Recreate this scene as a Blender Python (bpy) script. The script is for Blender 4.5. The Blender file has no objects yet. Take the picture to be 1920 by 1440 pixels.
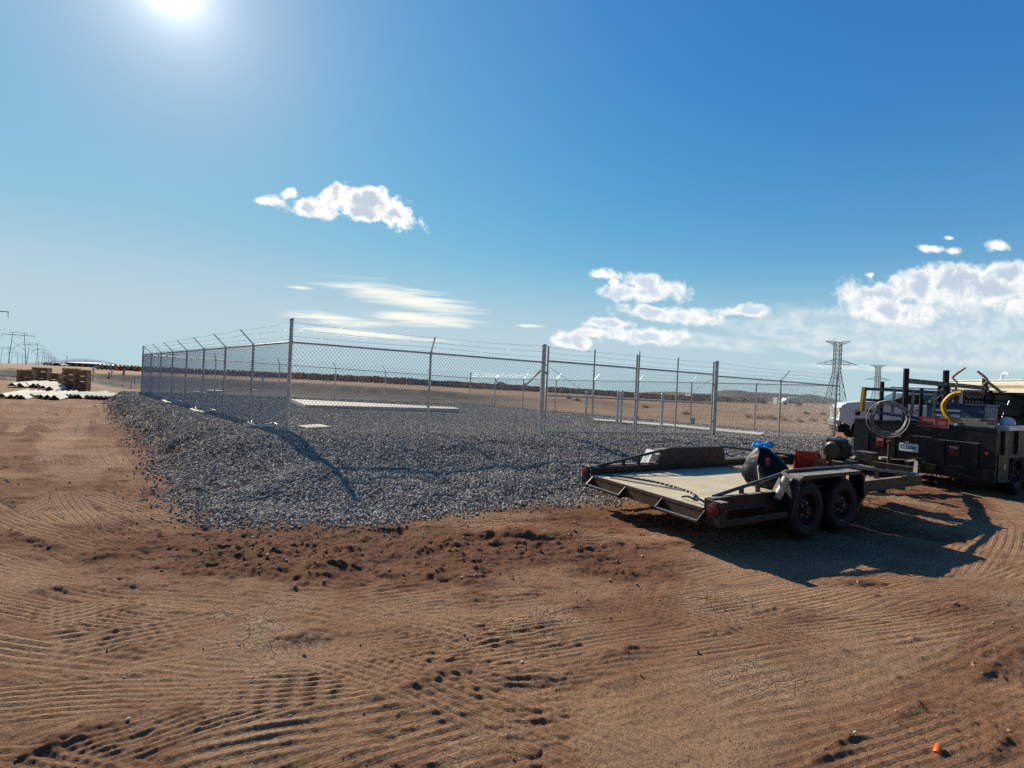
import bpy, bmesh, math, random
import numpy as np
from mathutils import Vector, Matrix
R = math.radians
scene = bpy.context.scene
COL = scene.collection
rng = random.Random(7)
# ------------------------------------------------------------------ camera
CH, F, ROLL = 1.70, 900.0, math.atan(.047)
CA, SA = math.cos(ROLL), math.sin(ROLL)
cam = bpy.data.cameras.new('camera'); camo = bpy.data.objects.new('camera', cam); COL.objects.link(camo)
cam.sensor_width = 36.0; cam.lens = 36.0 * F / 1920.0
cam.clip_start = 0.05; cam.clip_end = 20000
rt, up, bk = Vector((CA, 0, SA)), Vector((-SA, 0, CA)), Vector((0, -1, 0))
camo.matrix_world = Matrix(((rt.x, up.x, bk.x, 0), (rt.y, up.y, bk.y, 0), (rt.z, up.z, bk.z, CH), (0, 0, 0, 1)))
scene.camera = camo
def ray(x, y):                       # direction through a pixel of the 1920x1440 photograph, Y = 1
    u, v = (x - 960) / F, (720 - y) / F
    return Vector((u * CA - v * SA, 1.0, u * SA + v * CA))
def at(x, y, Y):                     # point seen at a pixel, Y metres ahead
    d = ray(x, y); return Vector((d.x * Y, Y, CH + d.z * Y))
def gp(x, y, z=0.0):                 # point seen at a pixel on the level z
    d = ray(x, y); t = (z - CH) / d.z; return Vector((d.x * t, t, z))
def proj(p):
    X, Y, Z = p[0], p[1], p[2] - CH
    return (960 + F * (X * CA + Z * SA) / Y, 720 - F * (-X * SA + Z * CA) / Y)
# ------------------------------------------------------------------ sky, sun, exposure
SUND = ray(318, -34).normalized()
SEL, SAZ = math.asin(SUND.z), math.atan2(SUND.x, SUND.y)
sun = bpy.data.lights.new('sun', 'SUN'); sun.energy = 5.0; sun.angle = R(.55); sun.color = (1, .885, .71)
suno = bpy.data.objects.new('sun', sun); COL.objects.link(suno)
suno.rotation_euler = SUND.to_track_quat('Z', 'Y').to_euler()
scene.view_settings.view_transform = 'Standard'; scene.view_settings.look = 'None'
scene.view_settings.gamma = 1; scene.view_settings.use_curve_mapping = False
scene.view_settings.exposure = .25
scene.cycles.max_bounces = 6; scene.cycles.diffuse_bounces = 3; scene.cycles.transparent_max_bounces = 8
scene.cycles.use_denoising = False
world = bpy.data.worlds.new('World'); scene.world = world; world.use_nodes = True
class NT:
    def __init__(s, nt): s.nt = nt; s.N = nt.nodes; s.L = nt.links
    def n(s, t, **kw):
        o = s.N.new(t)
        for k, v in kw.items(): setattr(o, k, v)
        return o
    def set(s, sock, v):
        if hasattr(v, 'bl_rna') and isinstance(v, bpy.types.NodeSocket): s.L.new(v, sock)
        else: sock.default_value = v
    def m(s, op, a, b=0.0, c=None, clamp=False):
        o = s.n('ShaderNodeMath', operation=op, use_clamp=clamp)
        s.set(o.inputs[0], a); s.set(o.inputs[1], b)
        if c is not None: s.set(o.inputs[2], c)
        return o.outputs[0]
    def mix(s, f, a, b, mode='MIX'):
        o = s.n('ShaderNodeMix', data_type='RGBA', blend_type=mode)
        s.set(o.inputs[0], f); s.set(o.inputs[6], a); s.set(o.inputs[7], b); return o.outputs[2]
    def ramp(s, v, a, b, lo=0.0, hi=1.0):
        o = s.n('ShaderNodeMapRange', interpolation_type='SMOOTHSTEP')
        s.set(o.inputs[0], v); s.set(o.inputs[1], a); s.set(o.inputs[2], b); s.set(o.inputs[3], lo); s.set(o.inputs[4], hi)
        return o.outputs[0]
    def noise(s, vec, scale, detail=4, rough=.5, dist=0.0):
        o = s.n('ShaderNodeTexNoise'); s.set(o.inputs['Vector'], vec)
        s.set(o.inputs['Scale'], scale); s.set(o.inputs['Detail'], detail); s.set(o.inputs['Roughness'], rough); s.set(o.inputs['Distortion'], dist)
        return o.outputs[0]
    def voro(s, vec, scale, feature='F1', out='Distance', rand=1.0):
        o = s.n('ShaderNodeTexVoronoi', feature=feature); s.set(o.inputs['Vector'], vec); s.set(o.inputs['Scale'], scale)
        s.set(o.inputs['Randomness'], rand); return o.outputs[out]
def c4(c, k=1.0): return (c[0] * k, c[1] * k, c[2] * k, 1)
def build_sky():
    t = NT(world.node_tree); t.N.clear()
    sky = t.n('ShaderNodeTexSky', sky_type='NISHITA'); sky.sun_disc = False
    sky.sun_elevation = SEL; sky.sun_rotation = SAZ
    sky.altitude = 0; sky.air_density = 1.0; sky.dust_density = 0.0; sky.ozone_density = 3.0
    hs = t.n('ShaderNodeHueSaturation'); t.L.new(sky.outputs[0], hs.inputs['Color'])
    hs.inputs['Hue'].default_value = .500; hs.inputs['Saturation'].default_value = 1.31; hs.inputs['Value'].default_value = 1.14
    tc = t.n('ShaderNodeTexCoord'); d = tc.outputs['Generated']
    sp = t.n('ShaderNodeSeparateXYZ'); t.L.new(d, sp.inputs[0])
    yy = t.m('MAXIMUM', sp.outputs[1], .02)
    cb = t.n('ShaderNodeCombineXYZ'); t.L.new(t.m('DIVIDE', sp.outputs[0], yy), cb.inputs[0]); t.L.new(t.m('DIVIDE', sp.outputs[2], yy), cb.inputs[1])
    uv = cb.outputs[0]
    def lobe(x, y, rx, ry, rot=0.0):
        p = ray(x, y)
        mp = t.n('ShaderNodeMapping', vector_type='TEXTURE'); t.L.new(uv, mp.inputs[0])
        mp.inputs[1].default_value = (p.x, p.z, 0); mp.inputs[2].default_value = (0, 0, ROLL * 0 - rot); mp.inputs[3].default_value = (rx / F, ry / F, 1)
        ln = t.n('ShaderNodeVectorMath', operation='LENGTH'); t.L.new(mp.outputs[0], ln.inputs[0])
        return t.m('SUBTRACT', 1.0, ln.outputs['Value'])
    def union(ls):
        o = lobe(*ls[0])
        for l in ls[1:]: o = t.m('SMOOTH_MAX', o, lobe(*l), .25)
        return o
    front = t.ramp(sp.outputs[1], .05, .2)
    n1 = t.noise(uv, 17, 10, .62, .3); n2 = t.noise(uv, 60, 6, .6); n6 = t.noise(uv, 34, 3, .5, .6)
    col = hs.outputs[0]
    WHITE, GREY = (10.2, 10.0, 9.6, 1), (4.9, 5.6, 6.3, 1)
    # glare of the sun in the air round it
    dt = t.n('ShaderNodeVectorMath', operation='DOT_PRODUCT'); t.L.new(d, dt.inputs[0]); dt.inputs[1].default_value = SUND
    dv = t.m('MAXIMUM', dt.outputs['Value'], 0.0)
    def halo(p, k): return t.m('MULTIPLY', t.m('POWER', dv, p), k)
    g = t.m('ADD', halo(45, 1.7), halo(7, .8))
    gl = t.n('ShaderNodeVectorMath', operation='SCALE'); gl.inputs[0].default_value = (1, .97, .92); t.L.new(g, gl.inputs['Scale'])
    col = t.mix(1.0, col, gl.outputs[0], 'ADD')
    sc_ = t.n('ShaderNodeSeparateColor'); t.L.new(col, sc_.inputs[0]); cc_ = t.n('ShaderNodeCombineColor')     # the bright sky near the sun flattens off
    for k_, lim in enumerate((5.3, 5.6, 6.5)):
        x_ = t.m('MULTIPLY', sc_.outputs[k_], (1.16, 1.20, 1.32)[k_])
        y_ = t.m('DIVIDE', x_, t.m('POWER', t.m('ADD', 1.0, t.m('POWER', t.m('DIVIDE', x_, lim), 3.0)), .3333))
        t.L.new(y_, cc_.inputs[k_])
    col = cc_.outputs[0]
    g2 = t.m('ADD', halo(5000, 26.0), t.m('ADD', halo(900, 5.0), halo(200, 2.2)))
    gl2 = t.n('ShaderNodeVectorMath', operation='SCALE'); gl2.inputs[0].default_value = (1, .98, .94); t.L.new(g2, gl2.inputs['Scale'])
    col = t.mix(1.0, col, gl2.outputs[0], 'ADD')
    # pale air near the horizon
    el = t.ramp(sp.outputs[2], -.02, .26, .94, 0.0)
    col = t.mix(el, col, (4.0, 5.75, 6.35, 1))
    def layer(dens, noisev, amp, lo, hi, opacity, col, greylo=.25, greyhi=.95, white=WHITE, grey=GREY):
        q = t.m('ADD', dens, t.m('MULTIPLY', t.m('SUBTRACT', noisev, .5), amp))
        a = t.m('MULTIPLY', t.m('MULTIPLY', t.ramp(q, lo, hi), opacity), front)
        g = t.ramp(t.m('ADD', q, t.m('MULTIPLY', t.m('SUBTRACT', n6, .5), 1.5)), greylo, greyhi)
        return t.mix(a, col, t.mix(g, white, grey))
    # thin streaks
    mp = t.n('ShaderNodeMapping'); t.L.new(uv, mp.inputs[0]); mp.inputs[2].default_value = (0, 0, -.05 + .085); mp.inputs[3].default_value = (3.2, 46, 1)
    n3 = t.noise(mp.outputs[0], 1.6, 6, .6, .5)
    st = union([(700, 545, 150, 24, .10), (800, 570, 160, 22, .07), (620, 598, 130, 17, .06), (790, 600, 170, 18, .05), (565, 540, 40, 7, .05), (690, 625, 200, 12, .03), (990, 611, 40, 5, 0)])
    col = layer(st, n3, 2.3, .10, 1.0, .80, col, 1.2, 2.0, (9.6, 9.3, 8.2, 1))
    # sheet of cloud low on the right
    sh = union([(1560, 598, 230, 34, -.10), (1780, 600, 330, 66, -.06), (1500, 625, 190, 24, .05), (1330, 640, 180, 20, .03), (1800, 660, 360, 40, 0), (1560, 655, 170, 18, .03), (1640, 690, 200, 8, 0)])
    n4m = t.n('ShaderNodeMapping'); t.L.new(uv, n4m.inputs[0]); n4m.inputs[3].default_value = (1, 2.6, 1)
    n4 = t.noise(n4m.outputs[0], 13, 8, .55, .3)
    col = layer(sh, n4, 1.2, .0, .8, .55, col, .35, 1.0, (8.6, 8.7, 8.4, 1), (5.2, 6.1, 7.0, 1))
    # heaped clouds
    nn = t.m('ADD', t.m('MULTIPLY', n1, .8), t.m('MULTIPLY', n2, .2))
    cu = union([(582, 388, 42, 22), (628, 374, 34, 30), (612, 400, 34, 16), (690, 378, 62, 34, .15), (742, 402, 66, 30, .42), (680, 398, 60, 24)])
    col = layer(cu, nn, 2.7, .02, .46, 1.0, col, .28, .95)
    cr = union([(1200, 548, 118, 22), (1208, 530, 48, 24), (1262, 540, 48, 22), (1245, 588, 120, 18, .04), (1395, 583, 58, 15), (1150, 606, 70, 12), (1075, 638, 66, 20), (1215, 630, 90, 20), (1110, 625, 40, 14)])
    col = layer(cr, nn, 2.9, .0, .58, .92, col, .25, 1.0, (9.6, 9.4, 8.9, 1), (5.6, 6.4, 7.4, 1))
    cs = union([(500, 378, 34, 13), (547, 363, 20, 14), (1125, 515, 40, 15), (1150, 530, 16, 10), (1748, 467, 34, 11), (1788, 471, 24, 13), (1872, 462, 40, 20), (1630, 515, 14, 8), (1780, 446, 16, 6)])
    col = layer(cs, nn, 3.0, .12, .75, .95, col, 1.1, 2.2)
    cb2 = union([(1640, 552, 74, 34), (1720, 540, 80, 40), (1800, 520, 90, 34), (1890, 512, 90, 26), (1860, 548, 120, 44), (1960, 530, 100, 50), (1680, 585, 120, 26), (2080, 530, 160, 60)])
    col = layer(cb2, nn, 2.6, .0, .55, .94, col, .2, 1.0, (9.3, 9.2, 8.9, 1), (5.0, 5.8, 6.8, 1))
    dk = t.n('ShaderNodeVectorMath', operation='SCALE'); t.L.new(col, dk.inputs[0]); t.L.new(t.ramp(sp.outputs[1], -.55, .25, .42, 1.0), dk.inputs['Scale'])   # sky dimmed behind the camera, added to cut fill light on shaded sides
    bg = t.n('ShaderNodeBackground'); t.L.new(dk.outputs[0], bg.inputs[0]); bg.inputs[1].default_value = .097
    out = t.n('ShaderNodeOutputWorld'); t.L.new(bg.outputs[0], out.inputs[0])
build_sky()
world.cycles.sampling_method = 'MANUAL'; world.cycles.sample_map_resolution = 1024
# ------------------------------------------------------------------ helpers
def tag(o, label=None, cat=None, group=None, kind=None):
    if label: o['label'] = label
    if cat: o['category'] = cat
    if group: o['group'] = group
    if kind: o['kind'] = kind
    return o
def empty(name, loc=(0, 0, 0), rz=0.0, label=None, cat=None, group=None, rot=None):
    o = bpy.data.objects.new(name, None); COL.objects.link(o); o.empty_display_size = .2
    o.location = loc; o.rotation_euler = rot if rot else (0, 0, rz)
    return tag(o, label, cat, group)
def V(*a): return Vector(a)
def frame_of(d):
    d = Vector(d).normalized()
    a = Vector((0, 0, 1)) if abs(d.z) < .95 else Vector((1, 0, 0))
    x = a.cross(d).normalized(); return x, d.cross(x).normalized(), d
class MB:
    def __init__(s): s.v = []; s.f = []; s.mi = []; s.sm = []; s.cur = 0
    def mat(s, i): s.cur = i; return s
    def add(s, vs, fs, smooth=False):
        b = len(s.v); s.v += [tuple(p) for p in vs]
        for f in fs: s.f.append([i + b for i in f]); s.mi.append(s.cur); s.sm.append(smooth)
        return s
    def hexa(s, c):            # 8 corners: bottom 4 ccw, top 4 ccw
        return s.add(c, [(0, 3, 2, 1), (4, 5, 6, 7), (0, 1, 5, 4), (1, 2, 6, 5), (2, 3, 7, 6), (3, 0, 4, 7)])
    def box(s, x0, x1, y0, y1, z0, z1):
        return s.hexa([(x0, y0, z0), (x1, y0, z0), (x1, y1, z0), (x0, y1, z0), (x0, y0, z1), (x1, y0, z1), (x1, y1, z1), (x0, y1, z1)])
    def cbox(s, c, size, b=.0, rot=None):   # bevelled box round a centre
        hx, hy, hz = [q / 2 for q in size]; c = Vector(c); M = rot or Matrix.Identity(3)
        if b <= 0:
            return s.hexa([c + M @ Vector(p) for p in [(-hx, -hy, -hz), (hx, -hy, -hz), (hx, hy, -hz), (-hx, hy, -hz), (-hx, -hy, hz), (hx, -hy, hz), (hx, hy, hz), (-hx, hy, hz)]])
        bm = bmesh.new(); bmesh.ops.create_cube(bm, size=1)
        for v in bm.verts: v.co = Vector((v.co.x * 2 * hx, v.co.y * 2 * hy, v.co.z * 2 * hz))
        bmesh.ops.bevel(bm, geom=bm.edges[:], offset=b, segments=2, profile=.6, affect='EDGES')
        bm.verts.index_update()
        s.add([c + M @ v.co for v in bm.verts], [[v.index for v in f.verts] for f in bm.faces]); bm.free(); return s
    def bar(s, p, q, w, h, upv=None):
        p, q = Vector(p), Vector(q); d = (q - p).normalized()
        x, y, _ = frame_of(d)
        if upv is not None:
            x = d.cross(Vector(upv)).normalized(); y = x.cross(d).normalized()
        x = x * w / 2; y = y * h / 2
        return s.hexa([p - x - y, p + x - y, p + x + y, p - x + y, q - x - y, q + x - y, q + x + y, q - x + y])
    def tube(s, pts, r, n=8, closed=False, cap=True, smooth=True):
        pts = [Vector(p) for p in pts]; rs = r if isinstance(r, (list, tuple)) else [r] * len(pts)
        m = len(pts); vs = []; prev = None
        for i, p in enumerate(pts):
            if closed: d = pts[(i + 1) % m] - pts[i - 1]
            else: d = pts[min(i + 1, m - 1)] - pts[max(i - 1, 0)]
            d = d.normalized()
            if prev is None: x, y, _ = frame_of(d)
            else:
                x = prev - d * prev.dot(d)
                x = x.normalized() if x.length > 1e-6 else frame_of(d)[0]
                y = d.cross(x)
            prev = x
            for k in range(n):
                a = 2 * math.pi * k / n; vs.append(p + (x * math.cos(a) + y * math.sin(a)) * rs[i])
        fs = []
        for i in range(m if closed else m - 1):
            j = (i + 1) % m
            for k in range(n):
                k2 = (k + 1) % n; fs.append((i * n + k, i * n + k2, j * n + k2, j * n + k))
        s.add(vs, fs, smooth)
        if cap and not closed:
            s.add(vs[:n], [tuple(range(n - 1, -1, -1))]); s.add(vs[-n:], [tuple(range(n))])
        return s
    def lathe(s, prof, c=(0, 0, 0), axis=(0, 0, 1), n=24, smooth=True):   # prof: (along, radius)
        x, y, d = frame_of(axis); c = Vector(c); vs = []
        for (t, r) in prof:
            for k in range(n):
                a = 2 * math.pi * k / n; vs.append(c + d * t + (x * math.cos(a) + y * math.sin(a)) * r)
        fs = []
        for i in range(len(prof) - 1):
            for k in range(n):
                k2 = (k + 1) % n; fs.append((i * n + k, i * n + k2, (i + 1) * n + k2, (i + 1) * n + k))
        return s.add(vs, fs, smooth)
    def extrude(s, poly, off, smooth=False):      # polygon (3-D points) pushed along off
        poly = [Vector(p) for p in poly]; off = Vector(off); n = len(poly)
        vs = poly + [p + off for p in poly]
        fs = [tuple(range(n - 1, -1, -1)), tuple(range(n, 2 * n))] + [(i, (i + 1) % n, n + (i + 1) % n, n + i) for i in range(n)]
        return s.add(vs, fs, smooth)
    def build(s, name, mats, parent=None, label=None, cat=None, group=None, kind=None, loc=None, fix=True, split=None):
        me = bpy.data.meshes.new(name); me.from_pydata(s.v, [], s.f)
        for m in (mats if isinstance(mats, (list, tuple)) else [mats]): me.materials.append(m)
        me.polygons.foreach_set('material_index', s.mi); me.polygons.foreach_set('use_smooth', s.sm)
        if fix and len(s.f) < 60000:
            bm = bmesh.new(); bm.from_mesh(me); bmesh.ops.recalc_face_normals(bm, faces=bm.faces[:]); bm.to_mesh(me); bm.free()
        if any(s.sm): me.set_sharp_from_angle(angle=R(40))
        me.update()
        o = bpy.data.objects.new(name, me); COL.objects.link(o)
        if parent is not None: o.parent = parent
        if loc is not None: o.location = loc
        return tag(o, label, cat, group, kind)
def dup(root, loc=None, rz=None, label=None, group=None, rot=None):
    r = root.copy(); COL.objects.link(r)
    if loc is not None: r.location = loc
    if rz is not None: r.rotation_euler = (0, 0, rz)
    if rot is not None: r.rotation_euler = rot
    if label: r['label'] = label
    if group: r['group'] = group
    for ch in root.children:
        c = ch.copy(); COL.objects.link(c); c.parent = r
        for g in ch.children:
            e = g.copy(); COL.objects.link(e); e.parent = c
    return r
def text_mesh(mb, body, size, origin, xdir, ydir, lift=.002, bold=0.0, align='CENTER', sx=1.0):
    cu = bpy.data.curves.new('lettering', 'FONT'); cu.body = body; cu.size = size; cu.align_x = align; cu.align_y = 'CENTER'
    cu.offset = bold; cu.resolution_u = 2
    ob = bpy.data.objects.new('lettering', cu); COL.objects.link(ob)
    dg = bpy.context.evaluated_depsgraph_get(); me = bpy.data.meshes.new_from_object(ob.evaluated_get(dg))
    x, y = Vector(xdir).normalized(), Vector(ydir).normalized(); n = x.cross(y); o = Vector(origin) + n * lift
    mb.add([o + x * v.co.x * sx + y * v.co.y for v in me.vertices], [tuple(p.vertices) for p in me.polygons])
    bpy.data.objects.remove(ob); bpy.data.curves.remove(cu); bpy.data.meshes.remove(me)
    return mb
# ------------------------------------------------------------------ materials
def mat(name, c, rough=.6, metal=0.0, var=.12, vs=6.0, c2=None, dirt=0.0, dirtc=(.30, .21, .14), bump=.0, bs=60.0, spec=.5, coat=0.0, dthr=.5, topdust=0.0):
    m = bpy.data.materials.new(name); m.use_nodes = True
    t = NT(m.node_tree); b = t.N['Principled BSDF']
    pos = t.n('ShaderNodeTexCoord').outputs['Object']
    nz = t.noise(pos, vs, 5, .6)
    lo = c2 if c2 else tuple(q * (1 - var * 1.6) for q in c); hi = c if c2 else tuple(min(1, q * (1 + var)) for q in c)
    col = t.mix(t.ramp(nz, .32, .68), c4(lo), c4(hi))
    if dirt > 0:
        nd = t.noise(pos, vs * 2.3, 8, .65, .4)
        col = t.mix(t.m('MULTIPLY', t.ramp(nd, dthr - .12, dthr + .22), dirt), col, c4(dirtc))
    if topdust > 0:              # dust lies on what faces up
        ge = t.n('ShaderNodeNewGeometry'); sp = t.n('ShaderNodeSeparateXYZ'); t.L.new(ge.outputs['True Normal'], sp.inputs[0])
        f = t.m('MULTIPLY', t.ramp(sp.outputs[2], .75, .97), t.ramp(t.noise(pos, vs * 1.5, 6, .65), .25, .6, .45, 1.0))
        col = t.mix(t.m('MULTIPLY', f, topdust), col, c4((.46, .40, .31)))
    t.L.new(col, b.inputs['Base Color'])
    t.L.new(t.ramp(t.noise(pos, vs * 3, 4), .3, .7, max(.02, rough - .1), min(1, rough + .12)), b.inputs['Roughness'])
    b.inputs['Metallic'].default_value = metal; b.inputs['Specular IOR Level'].default_value = spec
    if coat: b.inputs['Coat Weight'].default_value = coat
    if bump:
        bp = t.n('ShaderNodeBump'); bp.inputs['Strength'].default_value = bump; bp.inputs['Distance'].default_value = .01
        t.L.new(t.noise(pos, bs, 5, .6), bp.inputs['Height']); t.L.new(bp.outputs[0], b.inputs['Normal'])
    return m
M_galv = mat('galvanised steel', (.50, .52, .54), .42, .75, .12, 9, spec=.5)
M_wire = mat('galvanised wire', (.50, .52, .54), .45, .7, .1, 4)
M_conc = mat('pale concrete', (.62, .58, .50), .85, 0, .12, 1.5, dirt=.3, dirtc=(.4, .33, .25))
# ------------------------------------------------------------------ land shape
def _h(ix, iy, seed):
    n = (ix * 374761393 + iy * 668265263 + seed * 1442695041) & 0xffffffff
    n = ((n ^ (n >> 13)) * 1274126177) & 0xffffffff
    n = ((n ^ (n >> 16)) * 2246822519) & 0xffffffff
    return ((n ^ (n >> 15)) & 0xffff).astype(np.float32) / 65535.0
def vn(x, y, seed=0):
    fx, fy = np.floor(x), np.floor(y); ix, iy = fx.astype(np.int64), fy.astype(np.int64)
    u, v = x - fx, y - fy; u = u * u * (3 - 2 * u); v = v * v * (3 - 2 * v)
    a, b, c, d = _h(ix, iy, seed), _h(ix + 1, iy, seed), _h(ix, iy + 1, seed), _h(ix + 1, iy + 1, seed)
    return (a + (b - a) * u) * (1 - v) + (c + (d - c) * u) * v - .5
def fbm(x, y, o=4, seed=0, g=.5, l=2.03):
    s = 0; a = 1.0
    for i in range(o):
        s = s + a * vn(x, y, seed + i * 17); x = x * l + 13.7; y = y * l - 7.1; a *= g
    return s
def sst(a, b, x):
    t = np.clip((x - a) / (b - a), 0, 1); return t * t * (3 - 2 * t)
# fence corners, from the photograph: A near, B far left, Cc far, D right
MESH_H = 1.83
A = at(537.5, 809, 9.71); B = at(265, 736, 22.97); Cc = at(880, 757, 32.9); D = at(1564, 820, 16.8)
def pad_top(x, y):                   # tilted plane-like top of the gravel pad (bilinear in the corners' frame)
    ab = (B - A).xy; ad = (D - A).xy; den = ab.x * ad.y - ab.y * ad.x
    px, py = x - A.x, y - A.y
    s = (px * ad.y - py * ad.x) / den; t = (ab.x * py - ab.y * px) / den
    s = np.clip(s, -.3, 1.2); t = np.clip(t, -.3, 1.2)
    return (1 - s) * ((1 - t) * A.z + t * D.z) + s * ((1 - t) * B.z + t * Cc.z)
TOE_PX = [(204, 741), (218, 770), (250, 805), (300, 848), (345, 895), (400, 950), (470, 966), (540, 972), (620, 973), (740, 965), (850, 956), (930, 948), (1000, 940), (1080, 934), (1160, 932), (1260, 925), (1380, 918), (1500, 908), (1600, 900), (1700, 893), (1762, 890)]
TOE = [gp(x, y, 0).xy for x, y in TOE_PX] + [Vector((10.6, 12.2)), Vector((11.6, 15.0)), (D + 1.0 * (D - A).normalized()).xy, (Cc + .9 * (Cc - A).normalized()).xy, (B + 1.2 * (B - Cc).normalized()).xy + Vector((-.4, 1.0))]
FENCE = [A.xy, D.xy, Cc.xy, B.xy]
def poly_sd(x, y, poly):             # signed distance, positive inside
    d = np.full(x.shape, 1e9); ins = np.zeros(x.shape, bool); n = len(poly)
    for i in range(n):
        p, q = poly[i], poly[(i + 1) % n]; ex, ey = q[0] - p[0], q[1] - p[1]
        t = np.clip(((x - p[0]) * ex + (y - p[1]) * ey) / (ex * ex + ey * ey + 1e-12), 0, 1)
        d = np.minimum(d, np.hypot(x - p[0] - t * ex, y - p[1] - t * ey))
        c = ((p[1] > y) != (q[1] > y)) & (x < (q[0] - p[0]) * (y - p[1]) / (q[1] - p[1] + 1e-12) + p[0]); ins ^= c
    return np.where(ins, d, -d)
def base_z(x, y):                    # land without detail
    floor = -1.25 * sst(21, 46, y)
    left = sst(-4, 6, (-30 - .866 * (y - 35)) - x)              # level ground left of the basin
    z = floor * (1 - left)
    back = sst(80, 87, y + 3 * vn(x * .08, y * 0 + 3.3, 5) * 2)  # bank at the back of the basin
    plateau = .12 - .55 * sst(-40, 5, x) - .85 * sst(5, 60, x)
    z = z * (1 - back) + np.where(left > .5, z, plateau) * back
    r = np.hypot(x, y)
    z = z - .0042 * np.maximum(r - 330, 0)
    return z
def bz(x, y): return float(base_z(np.array([float(x)]), np.array([float(y)]))[0])
def pad_z(x, y, wob=0.0):
    di = poly_sd(x, y, TOE); df = -poly_sd(x, y, FENCE)
    do = np.maximum(df - .7, 0); dd = di + wob
    t = np.clip(dd / (np.maximum(dd, 0) + do + 1e-6), 0, 1)
    b = base_z(x, y) - .07; top = pad_top(x, y)
    z = b + (top - b) * (1 - (1 - t) ** 1.55)
    return np.where(dd > 0, z, b + np.maximum(dd, -2) * .25)
def pz(x, y): return float(pad_z(np.array([float(x)]), np.array([float(y)]))[0])
# tyre tracks: (pixels, width, ribs, depth, lug pitch)
TR = [
 ([(0, 1330), (180, 1282), (400, 1232), (640, 1180), (900, 1112), (1150, 1070), (1400, 1045)], .95, 0, .030, 0),
 ([(640, 1292), (760, 1262), (860, 1232), (1000, 1190)], .55, 6, .030, 0),
 ([(560, 1352), (700, 1312), (830, 1272), (930, 1240)], .50, 5, .028, 0),
 ([(0, 1214), (225, 1192), (475, 1168), (700, 1130), (860, 1108)], .55, 6, .030, 0),
 ([(0, 1262), (150, 1240), (330, 1215), (480, 1192)], .45, 5, .024, 0),
 ([(90, 1216), (200, 1242), (330, 1268)], .55, 6, .030, 0),
 ([(215, 1206), (300, 1228), (400, 1246)], .50, 6, .028, 0),
 ([(860, 1215), (960, 1252), (1070, 1300)], .50, 6, .026, 0),
 ([(1030, 1148), (1150, 1196), (1260, 1242)], .42, 6, .022, 0),
 ([(1480, 1160), (1570, 1202), (1700, 1262), (1850, 1330), (1980, 1390)], .50, 6, .026, 0),
 ([(1560, 1330), (1680, 1382), (1840, 1445)], .50, 7, .026, 0),
 ([(1690, 1265), (1800, 1300), (1940, 1352)], .42, 6, .022, 0),
 ([(1500, 1440), (1620, 1372), (1740, 1302), (1930, 1210)], .42, 0, .022, .11),
 ([(1620, 1450), (1760, 1370), (1930, 1285)], .42, 0, .022, .11),
 ([(1180, 1330), (1400, 1262), (1600, 1215), (1740, 1170), (1850, 1110), (1905, 1030), (1915, 960)], .75, 7, .020, 0),
 ([(1230, 1270), (1430, 1205), (1620, 1150), (1760, 1090), (1830, 1020)], .5, 6, .016, 0),
 ([(0, 1050), (42, 1062), (75, 1092), (125, 1110), (250, 1122), (420, 1128), (640, 1124)], .70, 6, .040, 0),
 ([(0, 1092), (60, 1120), (160, 1140), (320, 1152)], .45, 5, .030, 0),
 ([(0, 886), (30, 908), (95, 924), (190, 932), (300, 938), (400, 940)], .60, 6, .030, 0),
 ([(66, 862), (76, 896), (105, 918), (165, 930), (230, 934)], .60, 6, .030, 0),
 ([(20, 982), (70, 962), (120, 937), (166, 912)], .60, 6, .034, 0),
 ([(150, 812), (150, 866), (172, 902), (200, 922)], .55, 5, .030, 0),
 ([(262, 868), (300, 920), (345, 972), (390, 1010)], .55, 0, .040, .16),
 ([(292, 930), (340, 958), (420, 985)], .5, 0, .034, .16),
 ([(66, 962), (120, 990), (200, 1006), (350, 1022), (500, 1032)], .55, 6, .028, 0),
 ([(0, 800), (60, 790), (110, 800), (140, 830)], .55, 5, .03, 0),
 ([(30, 770), (90, 782), (130, 812)], .55, 5, .03, 0),
 ([(0, 1380), (200, 1330), (420, 1300), (620, 1262)], .5, 5, .02, 0),
 ([(200, 1440), (420, 1392), (640, 1352), (860, 1320)], .55, 6, .026, 0),
 ([(700, 1440), (900, 1385), (1120, 1340), (1300, 1300)], .5, 5, .022, 0),
 ([(900, 1440), (1100, 1405), (1300, 1350)], .4, 5, .018, 0),
 ([(1060, 1112), (1250, 1092), (1400, 1068), (1600, 1055)], .55, 6, .022, 0),
 ([(1300, 1150), (1450, 1120), (1600, 1090), (1750, 1060)], .5, 6, .02, 0),
 ([(480, 1090), (700, 1105), (900, 1085)], .5, 5, .02, 0),
 ([(1120, 1210), (1300, 1170), (1420, 1130)], .45, 5, .02, 0)]
ROADS = [([(-60, 1420), (200, 1340), (450, 1255), (800, 1152), (1150, 1090), (1500, 1062), (1700, 1050)], 1.25), ([(1180, 1345), (1450, 1260), (1680, 1175), (1840, 1100), (1905, 1010), (1915, 950)], 1.0), ([(-40, 890), (40, 925), (160, 940), (330, 955)], .9), ([(-60, 1010), (90, 1085), (260, 1118), (560, 1130)], .8), ([(160, 760), (120, 830), (130, 890), (220, 940), (330, 985)], .8), ([(1250, 1080), (1500, 1120), (1800, 1140)], .8)]
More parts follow.
